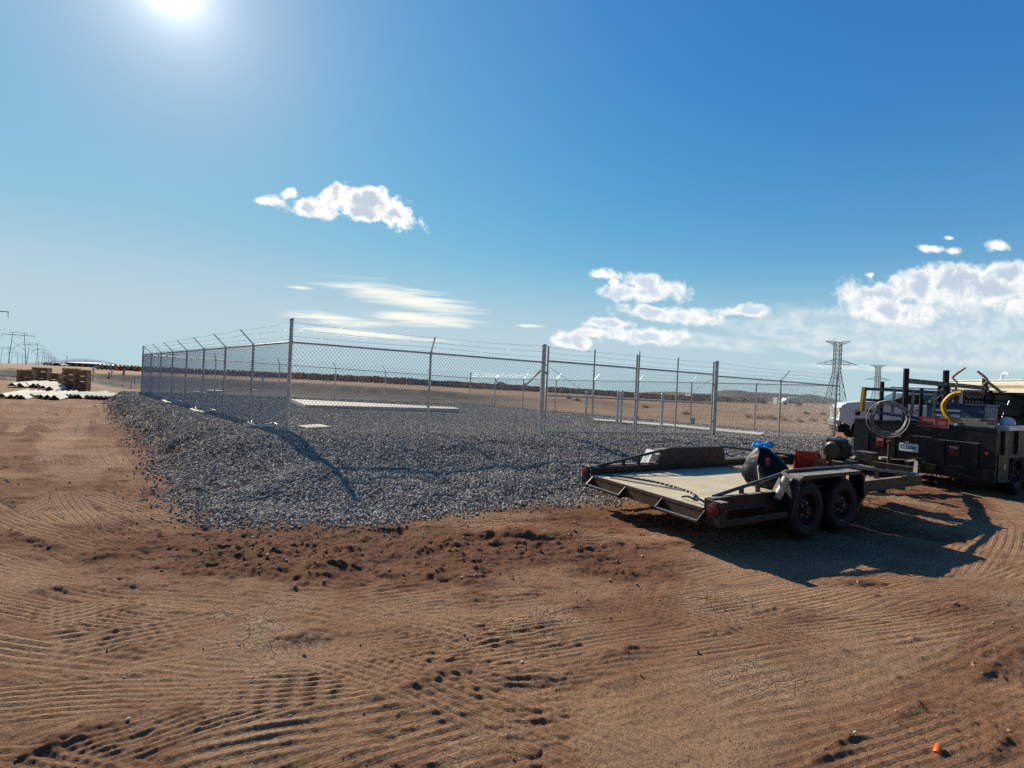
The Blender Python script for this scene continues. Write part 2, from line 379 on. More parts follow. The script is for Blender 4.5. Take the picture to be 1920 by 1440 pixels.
RIDGE = [  # pixels, half width, height
 ([(-40, 1432), (75, 1402), (155, 1376), (230, 1352)], .07, .075), ([(488, 1196), (560, 1192), (642, 1176)], .07, .075), ([(672, 1316), (760, 1290), (830, 1266), (905, 1244)], .05, .05),
 ([(130, 1048), (200, 1046), (272, 1052)], .10, .07), ([(160, 1066), (250, 1064), (332, 1066)], .10, .07), ([(180, 1084), (285, 1088)], .09, .07), ([(170, 1100), (290, 1102)], .09, .06),
 ([(60, 1098), (110, 1108), (170, 1116)], .10, .07), ([(90, 1006), (150, 1004)], .14, .08), ([(30, 1018), (100, 1018)], .14, .08), ([(380, 1072), (440, 1076)], .10, .08), ([(0, 1142), (54, 1140)], .07, .06),
 ([(180, 1146), (260, 1138), (290, 1132)], .06, .05), ([(190, 1186), (250, 1178)], .05, .05), ([(1030, 1142), (1090, 1134), (1160, 1122)], .06, .05), ([(1390, 1147), (1470, 1146), (1520, 1150)], .07, .075),
 ([(1740, 1145), (1830, 1140)], .06, .055), ([(1110, 1226), (1190, 1218), (1220, 1212)], .06, .06), ([(1540, 1208), (1620, 1230)], .05, .05), ([(1660, 1352), (1700, 1332), (1750, 1312)], .035, .05), ([(1500, 1430), (1580, 1394), (1625, 1372)], .035, .05),
 ([(1810, 1278), (1860, 1250), (1918, 1218)], .03, .04), ([(1280, 1190), (1400, 1180)], .05, .05), ([(1830, 1420), (1900, 1378)], .03, .05), ([(820, 1148), (860, 1150)], .08, .06), ([(0, 1272), (80, 1264)], .06, .05),
 ([(100, 1220), (170, 1214)], .05, .05), ([(280, 1230), (260, 1225), (215, 1214)], .05, .06), ([(340, 880), (300, 890)], .25, .09), ([(230, 905), (330, 890), (380, 900)], .3, .08), ([(85, 850), (140, 870)], .35, .10), ([(140, 905), (200, 880)], .3, .08)]
MOUND = [(940, 1015, .22, .16), (1040, 1035, .22, .12), (1095, 1040, .2, .12), (1170, 1030, .22, .12), (910, 1068, .2, .10), (820, 1060, .2, .08), (700, 1062, .3, .10), (610, 1085, .3, .10), (545, 1095, .25, .10), (770, 1090, .3, .09), (880, 1095, .3, .09),
 (985, 1045, .2, .09), (690, 995, .2, .09), (640, 1000, .2, .1), (600, 1060, .25, .10), (520, 1060, .2, .08), (1640, 1118, .06, .05), (350, 1332, .08, .05), (1560, 1360, .05, .04), (560, 1030, .22, .10), (470, 1010, .2, .08), (830, 1020, .2, .08), (760, 1030, .25, .09)]
for px in ([(150, 752), (108, 820), (100, 880), (150, 930), (300, 972), (520, 1004), (800, 1012), (1100, 1000)], [(70, 752), (20, 850), (40, 960), (150, 1032), (420, 1078), (800, 1084), (1200, 1062), (1500, 1052)], [(110, 752), (60, 830), (55, 905), (120, 975), (300, 1020), (600, 1045), (1000, 1040)],
           [(-60, 985), (110, 1078), (400, 1122), (900, 1132), (1500, 1082), (1930, 965)], [(-40, 1300), (500, 1172), (1000, 1094), (1500, 1048), (1800, 1040)], [(-40, 1412), (400, 1292), (800, 1204), (1200, 1134), (1700, 1082), (1940, 1040)], [(60, 1452), (600, 1312), (1000, 1232), (1500, 1166), (1930, 1040)],
           [(-40, 1180), (300, 1160), (700, 1150), (1200, 1110), (1700, 1062), (1930, 1010)], [(380, 1450), (800, 1360), (1200, 1280), (1600, 1200), (1930, 1110)], [(820, 1450), (1300, 1330), (1700, 1230), (1940, 1150)], [(200, 760), (210, 830), (260, 900), (350, 960), (470, 1000)], [(-30, 930), (60, 975), (200, 1015), (480, 1050), (760, 1052)], [(-30, 1225), (200, 1232), (420, 1258), (640, 1300), (820, 1350)], [(700, 1110), (950, 1170), (1200, 1240), (1500, 1330), (1750, 1430)]):
    W = [gp(a, b) for a, b in px]; rgt = random.Random(len(px) * 31 + int(px[1][1]))
    for off in (-.82, .82):
        Q = []
        for i, p in enumerate(W):
            d = (W[min(i + 1, len(W) - 1)] - W[max(i - 1, 0)]).normalized(); q = p + V(-d.y, d.x, 0) * off
            if q.y > .8: Q.append(proj(q))
        if len(Q) > 2: TR.append((Q, rgt.uniform(.26, .36), rgt.choice((4, 4, 5)), rgt.uniform(.020, .030), 0))
def catmull(P, k=6):
    P = [Vector(p) for p in P]; out = []
    for i in range(len(P) - 1):
        p0, p1, p2, p3 = P[max(i - 1, 0)], P[i], P[i + 1], P[min(i + 2, len(P) - 1)]
        for j in range(k):
            t = j / k; out.append(.5 * ((2 * p1) + (p2 - p0) * t + (2 * p0 - 5 * p1 + 4 * p2 - p3) * t * t + (3 * p1 - p0 - 3 * p2 + p3) * t ** 3))
    return out + [P[-1]]
def line_coords(x, y, pts):          # signed offset across, distance along, total length
    best = np.full(x.shape, 1e9); c = np.zeros(x.shape); s = np.zeros(x.shape); acc = 0.0
    for p, q in zip(pts[:-1], pts[1:]):
        ex, ey = q.x - p.x, q.y - p.y; L = math.hypot(ex, ey)
        if L < 1e-6: continue
        t = np.clip(((x - p.x) * ex + (y - p.y) * ey) / (L * L), 0, 1)
        dx, dy = x - p.x - t * ex, y - p.y - t * ey; d2 = dx * dx + dy * dy
        w = d2 < best; best = np.where(w, d2, best)
        c = np.where(w, np.sqrt(d2) * np.sign(ex * dy - ey * dx + 1e-12), c); s = np.where(w, acc + t * L, s); acc += L
    return c, s, acc
def ground_detail(x, y):
    r = np.hypot(x, y); near = 1 - sst(16, 34, r); mid = 1 - sst(40, 120, r)
    h = np.zeros(x.shape); comp = np.zeros(x.shape); loose = np.zeros(x.shape); tc = np.zeros(x.shape); tm = np.zeros(x.shape)
    h += .06 * np.exp(-((x - 2.7) ** 2 + (y - 4.4) ** 2) / 1.1)
    h += .10 * fbm(x * .16, y * .16, 3, 3) * mid
    wx = x + .5 * fbm(x * .3, y * .3, 2, 50); wy = y + .6 * fbm(x * .35 + 9, y * .35, 2, 60) - .12 * x
    an = fbm(wx * .55, wy * 3.2, 4, 11, .55)
    h += (.026 * an) * (near * .85 + .15 * mid)
    rb = 1 - np.abs(2 * vn(wx * .8, wy * 5.5, 71)); h += .006 * (rb - .5) * near
    lum = np.maximum(fbm(x * 1.5, y * 1.5, 3, 23, .6) - .05, 0)
    rub = sst(1.35, .35, np.hypot((x + .8) / 2.5, (y - 4.75) / 1.05) + .9 * fbm(x * .9, y * 1.4, 3, 171))
    h += lum * (.035 + .055 * rub) * near + (.050 * fbm(x * 3.6, y * 4.6, 5, 27, .66) * rub) * near
    h += .011 * fbm(x * 9, y * 9, 4, 31, .62) * near * (1 + .8 * rub)
    loose += rub + .5 * sst(.1, .5, lum)
    for px, w in ROADS:            # smooth wheel-packed lanes
        pts = catmull([gp(a, b).to_3d() for a, b in px]); xs = [p.x for p in pts]; ys = [p.y for p in pts]
        i = np.nonzero((x > min(xs) - w) & (x < max(xs) + w) & (y > min(ys) - w) & (y < max(ys) + w))[0]
        if len(i) == 0: continue
        c, s, L = line_coords(x[i], y[i], pts); c = c + .30 * fbm(x[i] * .9, y[i] * .9, 3, 191)
        win = sst(w * .5, w * .22, np.abs(c)) * np.clip(.75 + 1.1 * fbm(x[i] * .7, y[i] * 1.1, 4, 192, .6), .1, 1)
        h[i] = h[i] * (1 - .6 * win) - .012 * win; comp[i] = np.maximum(comp[i], .8 * win); loose[i] *= 1 - .9 * win
    for px, w, ribs, dep, lug in TR:
        dep *= .47; ribs = int(ribs * 1.45); lug *= .85
        pts = catmull([gp(a, b).to_3d() for a, b in px]); xs = [p.x for p in pts]; ys = [p.y for p in pts]
        i = np.nonzero((x > min(xs) - w) & (x < max(xs) + w) & (y > min(ys) - w) & (y < max(ys) + w))[0]
        if len(i) == 0: continue
        xx, yy = x[i], y[i]; c, s, L = line_coords(xx, yy, pts)
        c = c + .010 * vn(s * 1.2, s * 0 + 4, 9)
        win = sst(w / 2 + .04, w / 2 - .03, np.abs(c)) * sst(0, .35, s) * sst(0, .35, L - s)
        win = win * np.clip(.78 + 1.25 * fbm(xx * 1.1, yy * 1.3, 4, 77, .6), .08, 1.1)
        win = win * (1 - .85 * rub[i]) * np.clip(.76 + 1.7 * fbm(xx * .33, yy * .42, 2, 181), .05, 1)
        prof = -dep * .45 * np.ones_like(c)
        if ribs: prof = prof + dep * .55 * np.tanh(2.2 * np.cos(2 * math.pi * c * ribs / w))
        ph = c * 0
        if lug:
            ph = s / lug + .30 * np.sign(np.sin(c * 2 * math.pi / (w * .5))) + .8 * np.abs(c) / w
            prof = prof + dep * .6 * np.tanh(3 * np.cos(2 * math.pi * ph))
        h[i] = h[i] * (1 - .85 * win) + (prof + .006) * win * (.8 + .5 * vn(xx * 3, yy * 3, 5))
        h[i] += .45 * dep * np.exp(-((np.abs(c) - w / 2 - .05) / .045) ** 2) * sst(0, .4, s) * sst(0, .4, L - s) * np.clip(.5 + 2 * vn(s * 2, c * 0 + 8, 13), 0, 1.3)
        comp[i] = np.maximum(comp[i], win * (.9 if not lug else .5))
        up = win > .12; j = i[up]
        tc[j] = (c[up] * ribs / w) if ribs else ph[up]
        tm[j] = win[up] * (1 + .9 * sst(5, 10, np.hypot(xx[up], yy[up]))) * (.75 + .9 * dep / .018) * np.clip(.6 + 1.6 * vn(xx[up] * 1.3, yy[up] * 1.3, 15), .15, 1)
        if not (ribs or lug): tm[j] = 0
    for px, w, ht in RIDGE:
        pts = catmull([gp(a, b).to_3d() for a, b in px]); xs = [p.x for p in pts]; ys = [p.y for p in pts]; m = w * 4
        i = np.nonzero((x > min(xs) - m) & (x < max(xs) + m) & (y > min(ys) - m) & (y < max(ys) + m))[0]
        if len(i) == 0: continue
        c, s, L = line_coords(x[i], y[i], pts); c = c + w * .7 * vn(s * 6, s * 0 + 2, 19)
        g = np.exp(-(c / w) ** 2) * sst(-w, 3 * w, s) * sst(-w, 3 * w, L - s) * np.clip(.9 + .7 * vn(x[i] * 7, y[i] * 7, 3) + .9 * vn(x[i] * 26, y[i] * 26, 4), .3, 1.5)
        g = np.where((s <= 1e-4) | (s >= L - 1e-4), g * np.exp(-(c / w) ** 2), g)
        h[i] += ht * .36 * g; loose[i] = np.maximum(loose[i], np.clip(g, 0, 1) * .7)
    for a, b, rad, ht in MOUND:
        p = gp(a, b); i = np.nonzero((np.abs(x - p.x) < rad * 3) & (np.abs(y - p.y) < rad * 3))[0]
        if len(i) == 0: continue
        d = np.hypot(x[i] - p.x, (y[i] - p.y) * 1.2) / rad + .9 * fbm(x[i] * 5, y[i] * 5, 3, 44)
        g = np.exp(-np.maximum(d, 0) ** 2 * 1.2) * (1 + .9 * fbm(x[i] * 14, y[i] * 14, 2, 91)); h[i] += ht * .17 * g; loose[i] = np.maximum(loose[i], g)
    gr = np.clip(.55 + 1.6 * fbm(x * .7, y * .7, 3, 57), .15, 1.4)
    q = fbm(x * 1.1 + .25 * fbm(x * 2.5, y * 2.5, 2, 152), y * 4.2 - .5 * x, 4, 151, .58) * 5.5; fq = q - np.floor(q)   # pressed clay breaks in small ledges
    led = np.clip(.25 + 1.8 * fbm(x * .8, y * .9, 3, 153), 0, 1.1) * (1 - .6 * comp) * near
    h += .0105 * (np.floor(q) + sst(.40, .60, fq)) * led
    loose = loose + .42 * sst(-2.2, -5.0, x) * np.clip(.7 + 1.5 * fbm(x * .4, y * .4, 3, 161), 0, 1.3) * sst(26, 16, y)
    patch = sst(-.02, .22, fbm(x * .55 + .3 * y, y * 1.1, 4, 140, .6)) * (1 - comp); loose = loose + .75 * patch
    h += patch * near * (.020 * fbm(x * 8, y * 9, 4, 141, .65) + .016 * np.maximum(fbm(x * 16, y * 18, 2, 143), 0))
    h += (.0075 * fbm(x * 20, y * 26, 4, 37, .7) * near + .007 * np.maximum(fbm(x * 11, y * 15, 3, 38, .6) - .12, 0) * 3 * near) * gr * (1 - .45 * comp)
    global TRACKATTR
    TRACKATTR = (tc, tm * near)
    return h, np.clip(comp, 0, 1), np.clip(loose, 0, 1)
def polar_mesh(name, angs, radii, zf, mats, keep=None, attrs=None, centre=False):
    Aa, Rr = np.meshgrid(angs, radii); x = (np.sin(Aa) * Rr).ravel(); y = (np.cos(Aa) * Rr).ravel()
    z, at_ = zf(x, y); na, nr = len(angs), len(radii)
    i = np.arange(nr - 1)[:, None] * na + np.arange(na - 1)[None, :]
    q = np.stack([i, i + 1, i + na + 1, i + na], -1).reshape(-1, 4)[:, ::-1]
    if keep is not None:
        kv = keep(x, y, z); q = q[kv[q].any(1)]
        used = np.zeros(len(x), bool); used[q.ravel()] = True; mp = np.cumsum(used) - 1
        q = mp[q]; x, y, z = x[used], y[used], z[used]; at_ = {k: v[used] for k, v in at_.items()}
    me = bpy.data.meshes.new(name); me.vertices.add(len(x)); me.loops.add(q.size); me.polygons.add(len(q))
    me.vertices.foreach_set('co', np.stack([x, y, z], -1).astype(np.float32).ravel())
    me.loops.foreach_set('vertex_index', q.astype(np.int32).ravel())
    me.polygons.foreach_set('loop_start', np.arange(0, q.size, 4, dtype=np.int32)); me.polygons.foreach_set('loop_total', np.full(len(q), 4, np.int32))
    me.polygons.foreach_set('use_smooth', np.ones(len(q), bool))
    me.update(calc_edges=True)
    for k, v in at_.items():
        a = me.attributes.new(k, 'FLOAT', 'POINT'); a.data.foreach_set('value', v.astype(np.float32))
    me.materials.append(mats)
    o = bpy.data.objects.new(name, me); COL.objects.link(o); return o
def attr(t, name): return t.n('ShaderNodeAttribute', attribute_name=name).outputs['Fac']
def ground_material():
    m = bpy.data.materials.new('red dirt'); m.use_nodes = True; t = NT(m.node_tree); b = t.N['Principled BSDF']
    pos = t.n('ShaderNodeTexCoord').outputs['Object']
    comp, loose, far, peb = attr(t, 'compact'), attr(t, 'loose'), attr(t, 'far'), attr(t, 'pebble')
    n1 = t.noise(pos, .55, 6, .6); n2 = t.noise(pos, 5.5, 7, .65, .3); n3 = t.noise(pos, 45, 5, .6)
    col = t.mix(t.ramp(n1, .33, .66), c4((.340, .158, .086)), c4((.485, .272, .156)))
    col = t.mix(t.m('MULTIPLY', t.ramp(n2, .45, .72), .65), col, c4((.240, .112, .062)))
    col = t.mix(t.m('MULTIPLY', comp, .75), col, c4((.64, .42, .265)))
    col = t.mix(t.m('MULTIPLY', loose, .80), col, c4((.215, .092, .052)))
    # dried pale crust, cracked
    mp = t.n('ShaderNodeMapping'); t.L.new(pos, mp.inputs[0]); mp.inputs[3].default_value = (1, 1.4, 1)
    vd = t.voro(mp.outputs[0], 7.5, 'DISTANCE_TO_EDGE'); vd2 = t.voro(mp.outputs[0], 17, 'DISTANCE_TO_EDGE')
    crust = t.m('MULTIPLY', t.ramp(t.noise(pos, .8, 5, .6), .52, .64), t.m('SUBTRACT', 1.0, loose))
    crust = t.m('MULTIPLY', crust, t.m('SUBTRACT', 1.0, t.m('MULTIPLY', far, 1.0, clamp=True)))
    col = t.mix(t.m('MULTIPLY', crust, .65), col, c4((.66, .47, .32)))
    crack = t.m('MULTIPLY', crust, t.m('MAXIMUM', t.ramp(vd, .0, .035, 1.0, 0.0), t.ramp(vd2, .0, .06, .7, 0.0)))
    col = t.mix(t.m('MULTIPLY', crack, .6), col, c4((.10, .05, .03)))
    # grains and small stones
    vo = t.n('ShaderNodeTexVoronoi'); t.L.new(pos, vo.inputs['Vector']); vo.inputs['Scale'].default_value = 42
    st = t.m('MULTIPLY', t.ramp(vo.outputs['Distance'], .22, .34, 1.0, 0.0), t.m('GREATER_THAN', t.m('ADD', t.noise(vo.outputs['Position'], 9.7, 2), t.m('MULTIPLY', peb, .25)), .60))
    sep = t.n('ShaderNodeSeparateColor'); t.L.new(vo.outputs['Color'], sep.inputs[0])
    col = t.mix(t.m('MULTIPLY', st, .8), col, t.mix(sep.outputs[0], c4((.22, .13, .09)), c4((.58, .47, .38))))
    col = t.mix(t.m('MULTIPLY', t.ramp(n3, .42, .66), .5), col, c4((.17, .082, .046)))
    # dry field far away
    fn = t.noise(pos, .09, 7, .65); fcol = t.mix(t.ramp(fn, .35, .65), c4((.30, .175, .105)), c4((.41, .28, .165)))
    fcol = t.mix(t.m('MULTIPLY', t.ramp(t.noise(pos, .35, 6, .7), .52, .68), .6), fcol, c4((.19, .155, .085)))
    fcol = t.mix(t.m('MULTIPLY', t.ramp(t.noise(pos, .05, 5, .6), .52, .62), .55), fcol, c4((.33, .155, .09)))
    col = t.mix(far, col, fcol)
    bank = attr(t, 'bank'); bcol = t.mix(t.ramp(t.noise(pos, .5, 6, .6), .4, .62), c4((.045, .042, .043)), c4((.100, .085, .078)))
    col = t.mix(bank, col, bcol)
    t.L.new(col, b.inputs['Base Color']); b.inputs['Roughness'].default_value = .95; b.inputs['Specular IOR Level'].default_value = .15
    sn = t.m('SINE', t.m('MULTIPLY', attr(t, 'track_phase'), 6.28318)); tr = attr(t, 'track')
    rib = t.m('MULTIPLY', t.ramp(t.m('ADD', sn, t.m('MULTIPLY', t.m('SUBTRACT', t.noise(pos, 16, 4, .6), .5), 1.6)), -.55, .25), tr)
    hh = t.m('ADD', t.m('MULTIPLY', t.noise(pos, 24, 8, .72), t.m('SUBTRACT', 1.0, t.m('MULTIPLY', comp, .55))), t.m('MULTIPLY', st, .55))
    hh = t.m('SUBTRACT', hh, t.m('MULTIPLY', crack, .9))
    hh = t.m('ADD', hh, t.m('MULTIPLY', t.noise(pos, 110, 5, .8), .85))
    hh = t.m('ADD', hh, t.m('MULTIPLY', rib, .62))
    bp = t.n('ShaderNodeBump'); bp.inputs['Strength'].default_value = 1.0; bp.inputs['Distance'].default_value = .034
    t.L.new(hh, bp.inputs['Height']); t.L.new(bp.outputs[0], b.inputs['Normal']); return m
def gravel_material():
    m = bpy.data.materials.new('grey crushed gravel'); m.use_nodes = True; t = NT(m.node_tree); b = t.N['Principled BSDF']
    pos = t.n('ShaderNodeTexCoord').outputs['Object']
    vo = t.n('ShaderNodeTexVoronoi'); t.L.new(pos, vo.inputs['Vector']); vo.inputs['Scale'].default_value = 34
    v2 = t.n('ShaderNodeTexVoronoi'); t.L.new(pos, v2.inputs['Vector']); v2.inputs['Scale'].default_value = 19
    sep = t.n('ShaderNodeSeparateColor'); t.L.new(vo.outputs['Color'], sep.inputs[0])
    s2 = t.n('ShaderNodeSeparateColor'); t.L.new(v2.outputs['Color'], s2.inputs[0])
    k = t.m('ADD', t.m('MULTIPLY', sep.outputs[0], .6), t.m('MULTIPLY', s2.outputs[1], .4))
    col = t.mix(t.ramp(k, .1, .9), c4((.085, .083, .082)), c4((.40, .375, .335)))
    col = t.mix(t.ramp(sep.outputs[1], .90, .94), col, c4((.46, .43, .39)))
    col = t.mix(t.m('MULTIPLY', t.ramp(t.noise(pos, .35, 6, .6), .5, .75), .5), col, c4((.24, .185, .145)))
    gd = attr(t, 'dusty'); col = t.mix(t.m('MULTIPLY', gd, t.ramp(t.noise(pos, 5, 6, .7), .35, .6)), col, c4((.30, .16, .09)))
    t.L.new(col, b.inputs['Base Color']); b.inputs['Roughness'].default_value = .8; b.inputs['Specular IOR Level'].default_value = .3
    hh = t.m('ADD', t.m('SUBTRACT', 1.0, vo.outputs['Distance']), t.m('MULTIPLY', t.m('SUBTRACT', 1.0, v2.outputs['Distance']), 1.2))
    bp = t.n('ShaderNodeBump'); bp.inputs['Strength'].default_value = 1.0; bp.inputs['Distance'].default_value = .03
    t.L.new(hh, bp.inputs['Height']); t.L.new(bp.outputs[0], b.inputs['Normal']); return m
M_ground, M_gravel = ground_material(), gravel_material()
def build_land():
    fine = np.arange(-60, 60.001, .13); coarse_l = np.arange(-180, -60, 4.0); coarse_r = np.arange(64, 181, 4.0)
    angs = np.radians(np.concatenate([coarse_l, fine, coarse_r]))
    rad = [0.02, .5]; r = 1.0
    while r < 4000: rad.append(r); r *= 1.003 if r < 13 else 1.0045 if r < 26 else (1.012 if r < 130 else 1.05)
    def zf(x, y):
        h, comp, loose = ground_detail(x, y); r = np.hypot(x, y); b = base_z(x, y)
        far = sst(20, 48, r); di = poly_sd(x, y, TOE)
        bank = sst(52, 70, y) * sst(89, 86, y) * sst(-.95, -.84, x / np.maximum(y, 1)) * sst(14, -14, x)
        peb = np.clip(sst(-1.4, .1, di), 0, 1)
        h = h * (1 - .9 * sst(-.1, .6, di))
        rough = .25 * fbm(x * .22, y * .22, 4, 120) * sst(35, 80, r) * sst(900, 200, r)
        return b + h + rough, {'compact': comp, 'loose': loose, 'far': far * (1 - 0), 'bank': bank, 'pebble': peb, 'track_phase': TRACKATTR[0], 'track': TRACKATTR[1]}
    o = polar_mesh('ground', angs, np.array(rad), zf, M_ground); tag(o, kind='structure')
    # the gravel pad
    ang2 = np.radians(np.arange(-50, 53.001, .16)); rad2 = []; r = 3.5
    while r < 46: rad2.append(r); r *= 1.0055
    def zg(x, y):
        wob = .30 * fbm(x * 1.3, y * 1.3, 4, 201, .6) + .10
        z = pad_z(x, y, wob); di = poly_sd(x, y, TOE) + wob
        r = np.hypot(x, y); n = 1 - sst(12, 26, r)
        df = -poly_sd(x, y, FENCE); slope = sst(.6, 1.6, df)
        z = z + (.075 * fbm(x * .8, y * .8, 3, 211) * slope + .030 * fbm(x * 3, y * 3, 3, 221) * (.4 + .6 * slope) + .016 * vn(x * 17, y * 17, 231)) * (.25 + .75 * n)
        wx = x - y * .25; z = z + .05 * vn(wx * .7, y * 2.6, 241) * slope * n
        return z, {'dusty': np.clip(sst(.9, .0, di) + .35 * sst(.9, 0, di), 0, 1)}
    g = polar_mesh('gravel_pad', ang2, np.array(rad2), zg, M_gravel, keep=lambda x, y, z: poly_sd(x, y, TOE) > -.55); tag(g, kind='structure')
    return o, g
GROUND, PAD = build_land()
from mathutils.bvhtree import BVHTree
def surf_bvh(o):
    me = o.data; n = len(me.vertices); co = np.empty(n * 3, np.float32); me.vertices.foreach_get('co', co)
    q = np.empty(len(me.polygons) * 4, np.int32); me.loops.foreach_get('vertex_index', q)
    return co.reshape(-1, 3), q.reshape(-1, 4)
# ------------------------------------------------------------------ surface lookup for standing things
def ground_at(x, y):
    a = np.array([float(x)]); b = np.array([float(y)])
    z = float((base_z(a, b) + ground_detail(a, b)[0])[0])
    if poly_sd(a, b, TOE)[0] > 0: z = max(z if poly_sd(a, b, TOE)[0] < .5 else -9, float(pad_z(a, b)[0]))
    return z
# ------------------------------------------------------------------ loose stones: gravel and clods, as instances on points
def rock_mesh(name, seed, mats, sub=1, flat=.7):
    rg = random.Random(seed); bm = bmesh.new(); bmesh.ops.create_icosphere(bm, subdivisions=sub, radius=.5)
    for v in bm.verts:
        v.co *= .66 + .62 * rg.random(); v.co.z *= flat; v.co.x *= 1.15
    me = bpy.data.meshes.new(name); bm.to_mesh(me); bm.free(); me.materials.append(mats)
    return me
def stone_material(name, lo, hi, pale, dust):
    m = bpy.data.materials.new(name); m.use_nodes = True; t = NT(m.node_tree); b = t.N['Principled BSDF']
    rnd = t.n('ShaderNodeObjectInfo').outputs['Random']; pos = t.n('ShaderNodeTexCoord').outputs['Object']
    wn = t.n('ShaderNodeTexWhiteNoise', noise_dimensions='1D'); t.L.new(rnd, wn.inputs['W'])
    col = t.mix(rnd, c4(lo), c4(hi)); col = t.mix(t.m('GREATER_THAN', wn.outputs[0], .90), col, c4(pale))
    col = t.mix(t.m('MULTIPLY', t.ramp(t.noise(pos, 4, 4), .45, .7), .5), col, c4(dust))
    t.L.new(col, b.inputs['Base Color']); b.inputs['Roughness'].default_value = .8; b.inputs['Specular IOR Level'].default_value = .3
    return m
def scatter(name, P, S, meshes, seed=3, tilt=math.pi):
    """points P (n,3) with sizes S become stones: one object, instanced by geometry nodes"""
    me = bpy.data.meshes.new(name); me.vertices.add(len(P)); me.vertices.foreach_set('co', P.astype(np.float32).ravel())
    a = me.attributes.new('size', 'FLOAT', 'POINT'); a.data.foreach_set('value', S.astype(np.float32))
    o = bpy.data.objects.new(name, me); COL.objects.link(o)
    g = bpy.data.node_groups.new(name, 'GeometryNodeTree')
    g.interface.new_socket('Geometry', in_out='INPUT', socket_type='NodeSocketGeometry'); g.interface.new_socket('Geometry', in_out='OUTPUT', socket_type='NodeSocketGeometry')
    N, L = g.nodes, g.links; gi, go = N.new('NodeGroupInput'), N.new('NodeGroupOutput')
    src = N.new('GeometryNodeJoinGeometry'); holders = []
    for k, rm in enumerate(meshes):
        ho = bpy.data.objects.new(name + '_stone', rm); holders.append(ho)
        oi = N.new('GeometryNodeObjectInfo'); oi.inputs['Object'].default_value = ho; oi.inputs['As Instance'].default_value = True
        L.new(oi.outputs['Geometry'], src.inputs[0])
    ip = N.new('GeometryNodeInstanceOnPoints'); m2p = N.new('GeometryNodeMeshToPoints'); L.new(gi.outputs[0], m2p.inputs[0])
    L.new(m2p.outputs[0], ip.inputs['Points']); L.new(src.outputs[0], ip.inputs['Instance']); ip.inputs['Pick Instance'].default_value = True
    rv = N.new('FunctionNodeRandomValue'); rv.data_type = 'FLOAT_VECTOR'; rv.inputs[0].default_value = (-tilt, -tilt, -3.14); rv.inputs[1].default_value = (tilt, tilt, 3.14); rv.inputs['Seed'].default_value = seed
    e2r = N.new('FunctionNodeEulerToRotation'); L.new(rv.outputs[0], e2r.inputs[0]); L.new(e2r.outputs[0], ip.inputs['Rotation'])
    na = N.new('GeometryNodeInputNamedAttribute'); na.data_type = 'FLOAT'; na.inputs[0].default_value = 'size'; L.new(na.outputs[0], ip.inputs['Scale'])
    L.new(ip.outputs[0], go.inputs[0]); md = o.modifiers.new('stones', 'NODES'); md.node_group = g
    return tag(o, kind='stuff')
def build_stones():
    gm = stone_material('gravel stone', (.105, .100, .097), (.50, .46, .405), (.70, .67, .61), (.34, .26, .20))
    rocks = [rock_mesh('stone', 10 + i, gm) for i in range(6)]
    r = np.random.default_rng(5)
    # gravel: thick near the camera, thinning with distance
    n = 800000; th = np.radians(r.uniform(-44, 47, n)); rr = 4.6 * (38 / 4.6) ** r.random(n)
    x, y = np.sin(th) * rr, np.cos(th) * rr
    wob = .30 * fbm(x * 1.3, y * 1.3, 4, 201, .6) + .10; di = poly_sd(x, y, TOE) + wob
    keep = (di > -.5) & (r.random(n) < sst(-.5, .45, di) * (.55 + .45 * sst(-.1, .1, vn(x * 2.2, y * 2.2, 88) + di - .35))); x, y = x[keep], y[keep]
    co, _ = surf_bvh(PAD)
    slope_z = pad_detail(x, y); s = (.015 + .034 * r.random(len(x)) ** 2.2) * (1 + .7 * sst(14, 30, np.hypot(x, y)))
    gz = base_z(x, y) + ground_detail(x, y)[0]
    z = np.maximum(slope_z, gz)
    scatter('gravel_stones', np.stack([x, y, z + s * .12], -1), s * 1.15, rocks, 3)
    # strays and clods on the dirt
    dm = stone_material('dirt clod', (.34, .19, .115), (.48, .30, .19), (.56, .46, .37), (.34, .21, .135))
    clods = [rock_mesh('clod', 40 + i, dm, 1, .75) for i in range(5)]
    n = 22000; th = np.radians(r.uniform(-55, 55, n)); rr = 1.6 * (13 / 1.6) ** r.random(n); x, y = np.sin(th) * rr, np.cos(th) * rr
    h, comp, loose = ground_detail(x, y); di = poly_sd(x, y, TOE)
    pr = np.clip(.006 + .55 * loose ** 2 + .25 * sst(-1.2, 0, di), 0, 1) * (1 - .8 * comp); keep = (r.random(n) < pr) & (di < .1)
    x, y, h = x[keep], y[keep], h[keep]; s = .006 + .030 * r.random(len(x)) ** 6 * np.clip(.4 + loose[keep], 0, 1.2) + .006 * r.random(len(x))
    scatter('dirt_clods', np.stack([x, y, base_z(x, y) + h + s * .15], -1), s, clods, 4)
    n = 9000; th = np.radians(r.uniform(-50, 52, n)); rr = 2.5 * (12 / 2.5) ** r.random(n); x, y = np.sin(th) * rr, np.cos(th) * rr
    di = poly_sd(x, y, TOE); keep = (di < .1) & (r.random(n) < .008 + sst(-1.3, .0, di) * .8); x, y = x[keep], y[keep]; s = .012 + .022 * r.random(len(x)) ** 2
    scatter('stray_gravel', np.stack([x, y, base_z(x, y) + ground_detail(x, y)[0] + s * .2], -1), s, rocks, 8)
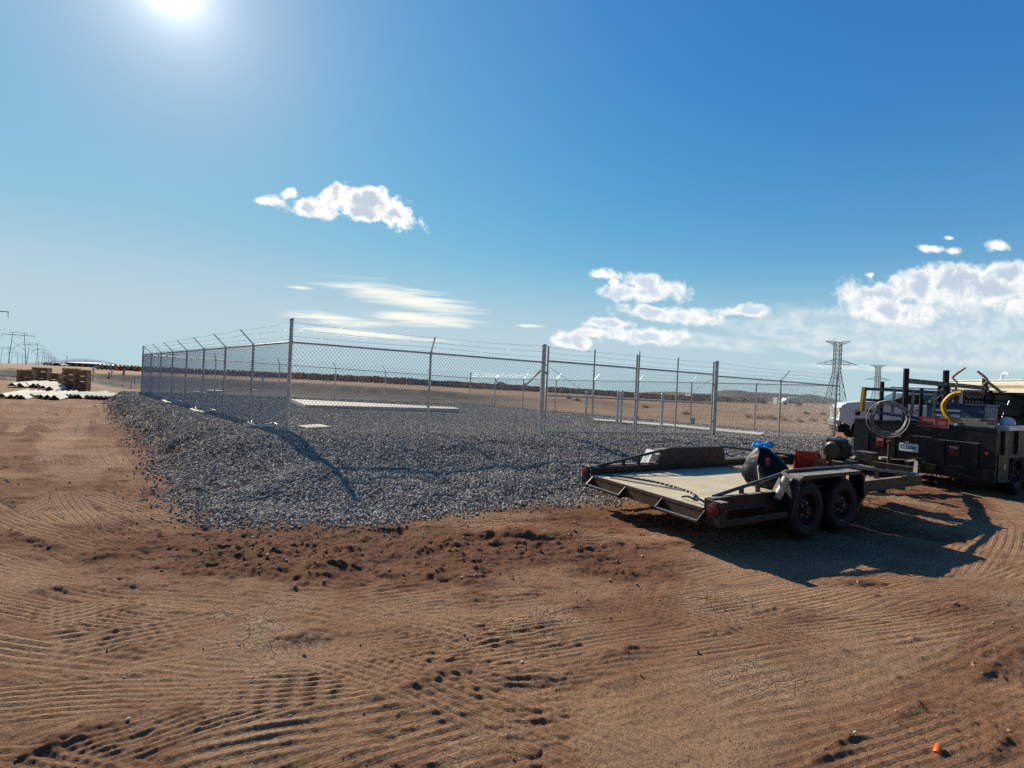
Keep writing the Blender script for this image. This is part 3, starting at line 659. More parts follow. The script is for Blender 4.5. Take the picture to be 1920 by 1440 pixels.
def pad_detail(x, y):
    wob = .30 * fbm(x * 1.3, y * 1.3, 4, 201, .6) + .10
    z = pad_z(x, y, wob); r = np.hypot(x, y); n = 1 - sst(12, 26, r); df = -poly_sd(x, y, FENCE); slope = sst(.6, 1.6, df)
    z = z + (.075 * fbm(x * .8, y * .8, 3, 211) * slope + .030 * fbm(x * 3, y * 3, 3, 221) * (.4 + .6 * slope) + .016 * vn(x * 17, y * 17, 231)) * (.25 + .75 * n)
    return z + .05 * vn((x - y * .25) * .7, y * 2.6, 241) * slope * n
build_stones()
# ------------------------------------------------------------------ chain-link fence
def mesh_wires(mb, p, q, z0p, z0q, h, cw=.0725, chh=.092, r=.0031):
    """woven wire between two posts: two families of slanted wires"""
    p, q = Vector((p.x, p.y, 0)), Vector((q.x, q.y, 0)); L = (q - p).length; d = (q - p) / L; nrm = Vector((-d.y, d.x, 0))
    k = h / (chh / cw * 1.0); slope = chh / cw
    def P(s, t, off): return p + d * s + Vector((0, 0, (z0p + (z0q - z0p) * s / L) + t)) + nrm * off
    run = h / slope; n = int((L + run) / cw) + 1
    for i in range(n):
        a = i * cw - run + cw / 2
        for sg, off in ((1, .002), (-1, -.002)):
            s0, s1, t0, t1 = a, a + run, 0.0, h
            if s0 < 0: t0 = -s0 * slope; s0 = 0
            if s1 > L: t1 = h - (s1 - L) * slope; s1 = L
            if s1 - s0 < .01: continue
            if sg < 0: u0, u1 = P(s0, h - t0, off), P(s1, h - t1, off)
            else: u0, u1 = P(s0, t0, off), P(s1, t1, off)
            mb.tube([u0, u1], r, 3, cap=False, smooth=False)
    m = int(L / cw)
    for i in range(m):
        b = P(i * cw + cw / 2, h, 0); mb.tube([b, b + Vector((0, 0, .05))], .0024, 3, cap=False, smooth=False)
def barbed(mb, pts, r=.0030, seed=1):
    rg = random.Random(seed); mb.tube(pts, r, 4, cap=False, smooth=False)
    for p, q in zip(pts[:-1], pts[1:]):
        p, q = Vector(p), Vector(q); L = (q - p).length
        for k in range(int(L / .125)):
            c = p.lerp(q, (k + .5) * .125 / L); v = Vector((rg.uniform(-1, 1), rg.uniform(-1, 1), rg.uniform(-1, 1))).normalized() * .022
            mb.tube([c - v, c + v], .0022, 3, cap=False, smooth=False)
def post_mb(base, h, r, capdome=True):
    mb = MB(); b = Vector(base); mb.tube([b - Vector((0, 0, .3)), b + Vector((0, 0, h))], r, 12)
    if capdome: mb.lathe([(h - .02, r * 1.16), (h + .015, r * 1.16), (h + .035, r * .75), (h + .042, .001)], b, (0, 0, 1), 12)
    return mb
def fence_run(p, q, n, label, outward, start_tall=None, end_tall=None, arms=True, z_of=None, rp=.027, skip_first=False, skip_last=False, group='chain-link fence runs round the gravel pad', rr=.021):
    """posts, arms, top rail, wire mesh and three barbed strands between two corners"""
    root = empty('chain_link_fence', p, 0, label, 'fence', group); o0 = Vector(p)
    out = Vector((outward[0], outward[1], 0)).normalized()
    pts = []
    for i in range(n + 1):
        v = p.lerp(q, i / n); v.z = pz(v.x, v.y) if z_of is None else z_of(i / n); pts.append(v - o0)
    armtop = [[], [], []]
    for i, v in enumerate(pts):
        tall = (i == 0 and start_tall) or (i == n and end_tall)
        if (i == 0 and skip_first) or (i == n and skip_last): pass
        elif tall: post_mb(v, tall[0], tall[1]).build('post', M_galv, root, label='tall end post with a domed cap')
        else:
            po = post_mb(v, MESH_H, rp, False).build('post', M_galv, root)
            if arms:
                ar = MB(); t0 = v + Vector((0, 0, MESH_H)); t1 = t0 + out * .30 + Vector((0, 0, .32))
                ar.tube([t0 - Vector((0, 0, .05)), t0 + Vector((0, 0, .02))], rp * 1.25, 10)
                ar.bar(t0, t1, .028, .022); ar.build('barb_arm', M_galv, po)
        for k in range(3):
            f = (k + 1) / 3 * .97
            if tall or (i == 0 and skip_first) or (i == n and skip_last): armtop[k].append(v + Vector((0, 0, MESH_H + .10 + .28 * (k / 2))) + out * .03)
            else: armtop[k].append(v + Vector((0, 0, MESH_H + .32 * f)) + out * .30 * f)
    ra = MB()
    for a, b in zip(pts[:-1], pts[1:]): ra.tube([a + Vector((0, 0, MESH_H - .02)), b + Vector((0, 0, MESH_H - .02))], rr, 8)
    ra.build('top_rail', M_galv, root)
    me = MB()
    for a, b in zip(pts[:-1], pts[1:]):
        mesh_wires(me, a + out * .03, b + out * .03, a.z + .03, b.z + .03, MESH_H - .03)
    me.tube([v + out * .03 + Vector((0, 0, .06)) for v in pts], .003, 4, cap=False)
    me.build('wire_mesh', M_wire, root, fix=False)
    for k in range(3):
        sag = []
        for a, b in zip(armtop[k][:-1], armtop[k][1:]):
            sag += [a, a.lerp(b, .5) - Vector((0, 0, .012 + .006 * k))]
        sag.append(armtop[k][-1]); wb = MB(); barbed(wb, sag, seed=k); wb.build('barbed_wire', M_wire, root, fix=False)
    return root
dAD = (D - A); dAB = (B - A); nAD = Vector((dAD.y, -dAD.x, 0)); nAB = Vector((-dAB.y, dAB.x, 0))
if nAB.dot(Vector((-1, 0, 0))) < 0: nAB = -nAB
G0 = A.lerp(D, .3328); G1 = A.lerp(D, .6715)
G0.z = pz(G0.x, G0.y); G1.z = pz(G1.x, G1.y)
F1 = fence_run(A, B, 8, 'long chain-link fence run on the left, seen edge-on with outward leaning barb arms', nAB, (MESH_H + .43, .036), (MESH_H + .36, .036))
F2 = fence_run(A, G0, 2, 'two-panel chain-link fence between near corner post and left gate post', nAD, None, (MESH_H + .40, .056), skip_first=True)
F3 = fence_run(G1, D, 2, 'two-panel chain-link fence right of the double gate, ending at a corner post', nAD, (MESH_H + .40, .056), (MESH_H + .36, .034))
F4 = fence_run(B, Cc, 6, 'far chain-link fence along the back left of the gravel pad', (B - A).normalized() + Vector((-.2, 0, 0)), None, (MESH_H + .36, .04), skip_first=True, rp=.03)
F5 = fence_run(Cc, D, 8, 'far chain-link fence along the back right with arms leaning right', nAB * -1 if False else (D - A), None, None, skip_first=True, skip_last=True, rp=.03)
def gate_leaf(p, q, hinge_at_p, label):
    root = empty('gate_leaf', p, 0, label, 'gate', 'leaves of the double gate'); o0 = Vector(p)
    d = (q - p); L = Vector((d.x, d.y, 0)).length; u = Vector((d.x / L, d.y / L, d.z / L))
    def P(s, z): return u * s + Vector((0, 0, z))
    fr = MB(); H0, H1 = .06, MESH_H + .02; r = .026
    fr.tube([P(0, H0 - .02), P(0, MESH_H + .40)], r, 10); fr.tube([P(L, H0 - .02), P(L, MESH_H + .40)], r, 10)
    fr.tube([P(0, H0), P(L, H0)], r * .9, 10); fr.tube([P(0, H1), P(L, H1)], r * .95, 10)
    fr.build('frame', M_galv, root)
    m = MB(); m.tube([P(L * .5, H0), P(L * .5, MESH_H + .42)], r * .85, 10); m.build('middle_upright', M_galv, root)
    m = MB(); m.tube([P(0, .98), P(L, .98)], r * .85, 10); m.build('middle_rail', M_galv, root)
    m = MB(); a, b = (P(.05, 1.70), P(L * .5, .98)) if hinge_at_p else (P(L - .05, 1.70), P(L * .5, .98)); m.tube([a, b], .006, 6); m.build('truss_rod', M_galv, root)
    me = MB(); mesh_wires(me, P(.03, 0) + nAD.normalized() * .02, P(L - .03, 0) + nAD.normalized() * .02, H0, H0 + u.z * L, MESH_H - .06); me.build('wire_mesh', M_wire, root, fix=False)
    for k in range(3):
        wb = MB(); z = MESH_H + .10 + .13 * k; barbed(wb, [P(0, z), P(L * .25, z - .01), P(L * .5, z), P(L * .75, z - .01), P(L, z)], seed=k + 9); wb.build('barbed_wire', M_wire, root, fix=False)
    for z in (.45, 1.55):
        hb = MB(); s = 0 if hinge_at_p else L
        hb.cbox(P(s, z) + u * (-.05 if hinge_at_p else .05), (.12, .05, .06), .008); hb.lathe([(-.05, .034), (.05, .034)], P(s, z), (0, 0, 1), 10); hb.build('hinge', M_galv, root)
    return root
u_ = (G1 - G0); Lg = u_.length; u_.normalize()
GL = gate_leaf(G0 + u_ * .12, G0 + u_ * (Lg / 2 - .035), True, 'left leaf of the chain-link double gate, hinged on the thick left gate post')
GR = gate_leaf(G0 + u_ * (Lg / 2 + .035), G1 - u_ * .12, False, 'right leaf of the chain-link double gate, hinged on the thick right gate post')
mb = MB(); c = G0 + u_ * (Lg / 2); rel = c - (G0 + u_ * .12) + nAD.normalized() * .05
mb.tube([rel + Vector((0, 0, -.05)), rel + Vector((0, 0, 2.32))], .016, 8); mb.cbox(rel + Vector((0, 0, 1.0)), (.10, .10, .16), .01); mb.cbox(rel + Vector((0, 0, .5)), (.12, .06, .05), .01)
mb.build('drop_rod', M_galv, GL)
# ------------------------------------------------------------------ materials for vehicles
M_blk = mat('black painted steel', (.016, .017, .020), .45, .0, .25, 5, dirt=.30, dirtc=(.085, .068, .052), bump=.15, bs=50, dthr=.52, spec=.35, topdust=.75)
M_blk2 = mat('clean black paint', (.007, .008, .011), .42, 0, .25, 3, dirt=.15, dirtc=(.05, .042, .035), spec=.3, topdust=.3)
M_edge = mat('scuffed black rail', (.030, .031, .034), .35, .2, .3, 8, dirt=.3, dirtc=(.14, .115, .09), topdust=.6)
M_rub = mat('tyre rubber', (.022, .022, .024), .75, 0, .25, 10, dirt=.45, dirtc=(.065, .055, .048), spec=.25)
M_rim = mat('rusty black rim', (.022, .021, .021), .5, .2, .3, 9, dirt=.4, dirtc=(.075, .05, .035), spec=.3)
M_rust = mat('rusty steel', (.085, .042, .026), .8, 0, .3, 8, dirt=.5, dirtc=(.05, .04, .035))
M_red = mat('red lamp lens', (.13, .008, .010), .3, 0, .2, 12, spec=.4)
M_chrome = mat('dull bright metal', (.62, .62, .60), .35, .8, .1, 8)
M_hole = mat('dark opening', (.006, .006, .007), .9, 0, .1, 4)
M_ply = mat('dusty plywood deck', (.58, .50, .355), .85, 0, .1, 2.2, dirt=.35, dirtc=(.43, .36, .27), bump=.1, bs=40)
M_plank = mat('orange brown timber', (.55, .34, .18), .75, 0, .25, 5, dirt=.3, dirtc=(.30, .19, .11))
M_white = mat('white paint', (.78, .79, .80), .3, 0, .04, 1.2, spec=.5, coat=.3)
M_glass = mat('tinted window glass', (.012, .022, .024), .06, 0, .1, 2, spec=.9)
M_teal = mat('teal tinted glass', (.05, .16, .16), .08, 0, .2, 2, spec=.8)
M_bag = mat('black plastic bag', (.007, .009, .012), .48, 0, .2, 6, bump=.5, bs=18, spec=.3)
M_blue = mat('blue painted steel', (.012, .05, .135), .45, .1, .2, 5, dirt=.3, dirtc=(.10, .10, .10))
M_yel = mat('yellow paint', (.50, .28, .015), .45, 0, .15, 5, dirt=.3, dirtc=(.25, .17, .06))
M_plate = mat('number plate', (.55, .68, .74), .4, 0, .08, 4, dirt=.3, dirtc=(.3, .3, .28))
M_ink = mat('dark blue plate lettering', (.012, .03, .075), .5, 0, .1, 4)
M_sign = mat('red sign sheet', (.22, .011, .016), .5, 0, .15, 4)
M_hose = mat('grey hose', (.20, .20, .20), .5, 0, .2, 6)
M_card = mat('brown cardboard', (.30, .22, .13), .8, 0, .2, 5)
M_cream = mat('cream camper paint', (.72, .66, .50), .5, 0, .05, 1)
M_wood = mat('weathered crate timber', (.36, .20, .105), .85, 0, .3, 4, dirt=.3, dirtc=(.10, .07, .05))
TZ = math.atan2(900, 1610)
P0 = Vector((3.66, 5.80, 0))
def lx(x, y, z=0): return Vector((P0.x + x * math.cos(TZ) - y * math.sin(TZ), P0.y + x * math.sin(TZ) + y * math.cos(TZ), z))
def wheel(parent, c, side, Rr=.335, w=.205, rimr=.20, name='wheel', slots=8):
    """side +1: outer face towards +y"""
    c = Vector(c); ax = Vector((0, side, 0)); root = MB()
    h = w / 2
    pr = [(-h, rimr), (-h, Rr * .80), (-h * .93, Rr * .93), (-h * .72, Rr * .985), (0, Rr), (h * .72, Rr * .985), (h * .93, Rr * .93), (h * 1.02, Rr * .82), (h * .98, Rr * .72), (h * .86, rimr * 1.03), (h * .8, rimr)]
    root.lathe(pr, c, ax, 40)
    for k in range(40):          # tread blocks
        a = 2 * math.pi * k / 40
        for q in (-.62, -.2, .2, .62):
            aa = a + (.06 if q in (-.2, .62) else 0)
            d = Vector((math.cos(aa), 0, math.sin(aa))); p = c + d * (Rr - .004) + ax * (q * h)
            root.cbox(p, (.030, w * .17, .018), 0, Matrix((Vector((-math.sin(aa), 0, math.cos(aa))), Vector((0, 1, 0)), d)).transposed())
    ty = root.build(name, M_rub, parent)
    rm = MB(); rm.lathe([(h * .82, rimr * 1.02), (h * .92, rimr * 1.0), (h * .84, rimr * .93), (h * .35, rimr * .86), (h * .20, rimr * .80), (h * .34, rimr * .55), (h * .40, rimr * .34), (h * .40, .001)], c, ax, 32)
    rm.mat(1)
    for k in range(slots):
        a = 2 * math.pi * (k + .5) / slots; d = Vector((math.cos(a), 0, math.sin(a)))
        rm.lathe([(h * .33, .001), (h * .34, .030), (h * .2, .030)], c + d * rimr * .66, ax, 10)
    rm.mat(2)
    for k in range(5):
        a = 2 * math.pi * k / 5; rm.lathe([(h * .36, .011), (h * .62, .011), (h * .64, .001)], c + Vector((math.cos(a), 0, math.sin(a))) * .088, ax, 6)
    rm.build('rim', [M_rim, M_hole, M_chrome], ty)
    hb = MB(); hb.lathe([(h * .38, .062), (h * .72, .058), (h * .98, .050), (h * 1.02, .001)], c, ax, 16)
    hb.build('hub', M_rust, ty)
    return ty
def build_trailer():
    t = empty('flatbed_trailer', P0, TZ, 'black tandem-axle flatbed trailer with tan deck parked on the dirt', 'trailer')
    W = 2.35; YI, YO = .20, 2.15; XR, XF = -1.63, 3.45; ZD = .455
    for y0, s in ((YI, 1), (YO, -1)):
        f = MB()       # deck channel
        f.box(XR + .02, XF, y0 - .025, y0 + .025, .425, .565); f.box(XR + .02, XF, y0 - .045 * (1 if s > 0 else -1) - .03, y0 - .045 * (1 if s > 0 else -1) + .03, .567, .580); f.box(XR + .02, XF, y0 - .05, y0 + .05, .41, .424)
        f.build('side_rail', M_blk, t)
        r = MB(); pts = [V(-1.50, y0, .575), V(-.10, y0, .785), V(-.02, y0, .793), V(1.32, y0, .785), V(1.40, y0, .775), V(3.35, y0, .575)]
        r.tube(pts, .021, 10); r.build('top_rail', M_edge, t)
        for x in (-1.02, -.72, 2.05, 2.75):
            z = .575 + (x + 1.5) * .15 if x < 0 else .785 - (x - 1.36) * .1005
            u = MB(); u.bar(V(x, y0, .57), V(x, y0, z), .05, .03, (0, 1, 0)); u.bar(V(x, y0 - .03, .585), V(x + .06, y0 - .08 * s, .55), .04, .012); u.build('stake', M_blk, t)
        yo = 0.0 if s > 0 else W
        ya, yb = min(yo, y0), max(yo, y0)
        # fender over the two wheels
        pr = [(-.42, .30), (-.27, .69), (-.235, .735), (-.17, .765), (1.14, .765), (1.205, .735), (1.235, .69), (1.275, .40)]
        fd = MB()
        for (xa, za), (xb, zb) in zip(pr[:-1], pr[1:]):
            d = Vector((xb - xa, 0, zb - za)).normalized(); n = Vector((d.z, 0, -d.x)) * .006
            a0, a1 = (ya - .02, yb - .026) if s > 0 else (ya + .026, yb + .02)
            q = [V(xa, a0, za), V(xb, a0, zb), V(xb, a1, zb), V(xa, a1, za)]
            fd.hexa([p + n for p in q] + [p - n for p in q])
            yl = yo - .02 * s; fd.hexa([V(xa, yl, za) + n * 6, V(xb, yl, zb) + n * 6, V(xb, yl + .006 * s, zb) + n * 6, V(xa, yl + .006 * s, za) + n * 6, V(xa, yl, za) - n, V(xb, yl, zb) - n, V(xb, yl + .006 * s, zb) - n, V(xa, yl + .006 * s, za) - n])
        fd.build('fender', M_blk, t)
        ip = MB(); ip.extrude([V(-.34, y0 + .0275 * s, .50), V(1.27, y0 + .0275 * s, .50), V(1.25, y0 + .0275 * s, .70), V(1.20, y0 + .0275 * s, .775), V(1.12, y0 + .0275 * s, .80), V(-.16, y0 + .0275 * s, .80), V(-.24, y0 + .0275 * s, .775), V(-.29, y0 + .0275 * s, .70)], V(0, -.012 * s, 0))
        ip.build('fender_wall', M_blk, t)
        # rear corner post and lamps
        p = MB(); p.box(XR, XR + .012, min(yo, yo + .17 * s), max(yo, yo + .17 * s), .30, .553); p.box(XR + .013, XR + .10, min(yo, yo + .012 * s), max(yo, yo + .012 * s), .30, .553); p.box(XR - .004, XR + .11, min(yo - .004 * s, yo + .175 * s), max(yo - .004 * s, yo + .175 * s), .5535, .562)
        p.build('corner_post', M_blk, t)
        l = MB(); l.lathe([(0, .062), (.016, .062), (.022, .052), (.022, .001)], V(XR - .001, yo + .085 * s, .475), (-1, 0, 0), 20); lo = l.build('tail_lamp', M_red, t)
        g = MB(); g.lathe([(0, .074), (.012, .073), (.014, .062), (0, .061)], V(XR - .001, yo + .085 * s, .475), (-1, 0, 0), 20); g.build('lamp_bezel', M_edge, lo)
        l = MB(); l.lathe([(0, .03), (.012, .028), (.016, .001)], V(XR + .055, yo, .47), (0, -s, 0), 14); l.build('side_marker_lamp', M_red, t)
        # running board
        rb = MB(); rb.box(XR + .11, -.43, min(yo, yo + .010 * s), max(yo, yo + .010 * s), .30, .365); rb.box(XR + .11, -.43, min(yo + .011 * s, yo + .05 * s), max(yo + .011 * s, yo + .05 * s), .30, .31)
        for x in (-1.2, -.8, -.5): rb.box(x, x + .04, min(yo + .051 * s, y0 - .051 * s), max(yo + .051 * s, y0 - .051 * s), .302, .318)
        rb.build('running_board', M_blk, t)
        for x in (0.0, .80): wheel(t, (x, .105 if s > 0 else W - .105, .335), -s)
    ax = MB()
    for x in (0.0, .80): ax.tube([V(x, .12, .335), V(x, W - .12, .335)], .045, 10)
    for y in (.42, W - .42): ax.bar(V(-.35, y, .38), V(1.15, y, .38), .06, .05)
    ax.build('axle', M_blk, t)
    cr = MB()
    for x in (-1.2, -.6, 0, .6, 1.2, 1.8, 2.4, 3.0, 3.40): cr.box(x, x + .05, YI + .03, YO - .03, .33 if x < 3.3 else .42, .418 if x < 3.3 else .56)
    cr.build('cross_member', M_blk, t)
    dk = MB(); n = 4; w = (YO - YI - .06) / n
    for i in range(n): dk.box(XR + .02, 1.28, YI + .032 + i * w, YI + .028 + (i + 1) * w, .424, ZD)
    dk.build('deck', M_ply, t)
    for i in range(9):
        w = (YO - YI - .06) / 9; b = MB(); y = YI + .03 + i * w; b.box(1.30, 2.72 + .06 * (i % 3) - .02 * i, y + .012, y + w - .012 - .02 * (i % 2), .430, .470 + .004 * (i % 3)); b.build('plank', M_plank, t)
    # rear sill with two ramp pockets
    rs = MB(); rs.box(XR - .006, XR + .014, YI + .02, YO - .02, .30, .42); rs.box(XR - .01, XR + .019, YI + .02, YO - .02, .4205, .4535); rs.build('rear_sill', M_rust, t)
    for a, b in ((.19, .80), (1.42, 2.10)):
        rp = MB(); rp.tube([V(XR - .105, a, .325), V(XR - .105, b, .325)], .018, 8); rp.box(XR - .10, XR - .007, a, b, .300, .306)
        for y in (a, b - .012): rp.extrude([V(XR - .007, y, .44), V(XR - .007, y, .295), V(XR - .12, y, .295), V(XR - .125, y, .34)], V(0, .012, 0))
        rp.build('ramp_pocket', M_edge, t)
    # tongue
    tg = MB(); HX = 6.0
    for y in (YI + .05, YO - .05): tg.bar(V(3.40, y, .50), V(HX - .35, 1.175 + (y - 1.175) * .10, .50), .055, .11, (0, 0, 1))
    tg.bar(V(4.55, .62, .50), V(4.55, 1.73, .50), .05, .09, (0, 0, 1)); tg.bar(V(HX - .5, 1.175, .50), V(HX, 1.175, .52), .09, .08, (0, 0, 1))
    tg.build('tongue', M_blk, t)
    cp = MB(); cp.lathe([(-.10, .05), (.03, .06), (.06, .04), (.07, .001)], V(HX + .02, 1.175, .52), (0, 0, 1), 14); cp.cbox(V(HX - .12, 1.175, .58), (.2, .05, .03), .008); cp.build('coupler', M_rust, t)
    jk = MB(); jk.tube([V(4.75, 1.175, .25), V(4.75, 1.175, .90)], .024, 10); jk.cbox(V(4.75, 1.175, .94), (.08, .08, .06), .01); jk.tube([V(4.75, 1.175, .90), V(4.75, .95, .90), V(4.75, .93, .98)], .008, 6); jk.lathe([(0, .07), (.02, .07), (.03, .02)], V(4.75, 1.175, .235), (0, 0, 1), 12); jk.build('jack', M_rust, t)
    bx = MB(); bx.cbox(V(4.35, 1.36, .655), (.22, .30, .16), .015); bx.build('battery_box', M_edge, t)
    sg = MB(); sg.bar(V(1.80, .22, .42), V(1.46, .19, .20), .07, .045); sg.lathe([(0, .05), (.08, .05), (.085, .001)], V(1.44, .19, .13), (.3, 0, .9), 12); sg.build('drop_leg', M_blk, t)
    # strap holder and canister at the rear of the near fender, plate at the far one
    hp = MB(); hp.extrude([V(-.42, .21, .56), V(-.42, .07, .56), V(-.26, .05, .75), V(-.26, .19, .80)], V(-.012, 0, .004)); hp.build('gusset_plate', mat('tan dusty plate', (.38, .33, .25), .7), t)
    cn = MB(); a, b = V(-.50, .10, .50), V(-.34, .10, .735); d = b - a; cn.lathe([(0, .001), (0, .038), (.05, .040), (.055, .047), (.10, .047), (.105, .040), (.19, .040), (.195, .047), (.235, .047), (.24, .04), (.284, .04), (.286, .001)], a, d, 18); cn.build('document_canister', mat('pale canister', (.50, .44, .36), .5), t)
    pl = MB(); c = V(-.47, W - .115, .640); up_ = V(.17, 0, .30).normalized(); n_ = V(-up_.z, 0, up_.x)
    Mx = Matrix((V(0, 1, 0), up_, V(0, 1, 0).cross(up_))).transposed()
    pl.cbox(c, (.155, .305, .006), .0, Mx); po = pl.build('number_plate', M_plate, t)
    tx = MB(); text_mesh(tx, '517Z2', .085, c + V(0, 1, 0).cross(up_) * -.0034, up_, V(0, 1, 0), .0018, .002, sx=.9); tx.build('plate_lettering', M_ink, po, fix=False)
    return t
TRAILER = build_trailer()
def chain(name, pts, label, link=.045, r=.0065):
    pts = catmull(pts, 10); L = [0]
    for p, q in zip(pts[:-1], pts[1:]): L.append(L[-1] + (q - p).length)
    mb = MB(); s = 0; k = 0
    while s < L[-1] - link:
        def pt(v):
            i = max(j for j in range(len(L)) if L[j] <= v + 1e-9); i = min(i, len(pts) - 2); return pts[i].lerp(pts[i + 1], (v - L[i]) / max(1e-6, L[i + 1] - L[i]))
        a, b = pt(s), pt(s + link); d = (b - a).normalized(); side = d.cross(V(0, 0, 1)).normalized()
        if k % 2: side = V(0, 0, 1) * .6 + side * .8
        c = (a + b) / 2; h = link * .62; w = link * .34; rr = []
        for i in range(10):
            an = 2 * math.pi * i / 10; rr.append(c + d * (h * math.cos(an)) + side * (w * math.sin(an)) + V(0, 0, .012 + (.004 if k % 2 else 0)))
        mb.tube(rr, r, 5, closed=True); s += link * .86; k += 1
    return tag(mb.build(name, M_edge, None, fix=False), label, 'chain')
dz = .455
chain('chain', [lx(-1.45, 2.02, dz), lx(-1.25, 1.75, dz), lx(-1.12, 1.45, dz), lx(-1.10, 1.15, dz), lx(-1.14, .85, dz), lx(-1.22, .66, dz), lx(-1.36, .56, dz), lx(-1.46, .48, dz)], 'dark steel chain lying across the tan trailer deck')
rp_ = MB(); rp_.tube(catmull([lx(-1.52, 1.86, dz + .012), lx(-1.40, 1.55, dz + .012), lx(-1.30, 1.30, dz + .012), lx(-1.22, 1.12, dz + .012), lx(-1.14, .95, dz + .012)], 6), .010, 7); tag(rp_.build('strap_rope', mat('pale rope', (.42, .40, .36), .9)), 'pale rope lying beside the chain on the trailer deck', 'rope')
st_ = MB(); st_.tube(catmull([lx(-1.50, .62, dz + .02), lx(-1.52, .52, dz + .05), lx(-1.50, .42, dz + .03), lx(-1.54, .34, dz + .06), lx(-1.50, .27, dz + .02)], 6), .012, 6); tag(st_.build('strap', M_hole), 'short black strap on the deck beside the rear corner post', 'strap')
def blob(name, c, dims, m, seed, shape, seg=28, rings=20, folds=14, amp=.04, parent=None, lean=(0, 0)):
    """cloth-like sack: shape(t) gives the half width at height t (0..1)"""
    rg = random.Random(seed); mb = MB(); vs = []; ph = [rg.uniform(0, 6.28) for _ in range(6)]
    for i in range(rings + 1):
        t = i / rings; rr = shape(t)
        for k in range(seg):
            a = 2 * math.pi * k / seg
            q = 1 + amp * (.35 + t) * math.sin(folds * a + ph[0] + 2 * t) * .7 + amp * math.sin(5 * a + ph[1] + 4 * t) + amp * .8 * math.sin(3 * a + ph[2] - 5 * t) + amp * .5 * math.sin(9 * a + 11 * t + ph[3])
            vs.append(V(c[0] + (math.cos(a) * rr * q * dims[0]) + lean[0] * t, c[1] + math.sin(a) * rr * q * dims[1] + lean[1] * t, c[2] + t * dims[2] * (1 + .03 * math.sin(4 * a + ph[4]))))
    fs = [(i * seg + k, i * seg + (k + 1) % seg, (i + 1) * seg + (k + 1) % seg, (i + 1) * seg + k) for i in range(rings) for k in range(seg)]
    fs += [tuple(range(seg - 1, -1, -1)), tuple(range(rings * seg, rings * seg + seg))]
    mb.add(vs, fs, True); return mb.build(name, m, parent)
def build_bag():
    c = lx(.42, .78, dz); t = empty('rubbish_bag', c, TZ, 'full black rubbish bag with blue drawstring standing on the trailer deck', 'bag')
    blob('sack', (0, 0, 0), (.31, .30, .50), M_bag, 4, lambda q: float(np.interp(q, (0, .08, .25, .45, .65, .8, .92, 1), (.88, 1.0, .99, .90, .76, .60, .42, .24))), parent=t, amp=.085, lean=(-.07, .07), folds=9)
    blob('gathered_neck', (-.07, .07, .42), (.13, .125, .10), mat('grey bag folds', (.05, .052, .055), .4, 0, .3, 9), 8, lambda q: .86 - .62 * q ** .8, folds=16, amp=.12, parent=t)
    d = MB(); rg = random.Random(3)
    for k in range(7):
        a = k * .9; p = [V(-.03 + .03 * math.cos(a), .02 + .03 * math.sin(a), .56), V(-.03 + .09 * math.cos(a), .02 + .09 * math.sin(a), .62 + .04 * rg.random()), V(-.03 + .14 * math.cos(a + .7), .02 + .12 * math.sin(a + .7), .585 + .03 * rg.random()), V(-.03 + .06 * math.cos(a + 1.1), .02 + .05 * math.sin(a + 1.1), .575)]
        d.tube(catmull([q + V(-.04, .05, -.045) for q in p], 5), .016, 6)
    d.build('drawstring', mat('bright blue plastic', (.01, .33, .78), .35), t)
    s = MB(); s.tube(catmull([V(-.27, -.02, .34), V(-.32, -.03, .26), V(-.335, -.06, .17), V(-.36, -.08, .07), V(-.43, -.06, .015)], 6), .010, 7); s.build('loose_strap', mat('white strap', (.6, .6, .58), .5), t)
    r = MB(); r.cbox(V(-.185, -.075, .35), (.06, .07, .11), .025); r.build('red_wrapper', mat('dark red wrapper', (.22, .02, .03), .4), t)
    c2 = lx(.86, .62, dz); t2 = empty('snack_bag', c2, TZ + .9, 'red and orange foil bag propped behind the black rubbish bag', 'bag')
    mb = MB(); n = 14; vs = []; 
    for i in range(n + 1):
        q = i / n; hw = .15 * (1 - .12 * math.sin(q * 3.1)); th = .075 * math.sin(math.pi * min(.97, max(.03, q))) ** .6
        for k in range(16):
            a = 2 * math.pi * k / 16; vs.append(V(math.cos(a) * th - .20 * q + .004 * math.sin(7 * a + 9 * q), math.sin(a) * hw, q * .52))
    mb.add(vs, [(i * 16 + k, i * 16 + (k + 1) % 16, (i + 1) * 16 + (k + 1) % 16, (i + 1) * 16 + k) for i in range(n) for k in range(16)] + [tuple(range(15, -1, -1)), tuple(range(n * 16, n * 16 + 16))], True)
    mb.build('foil', mat('red foil print', (.38, .012, .02), .3, 0, .1, 5, c2=(.34, .02, .02), dirt=.8, dirtc=(.42, .20, .03), dthr=.62), t2)
    for o in t2.children: o.rotation_euler = (0, 0, 0)
build_bag()
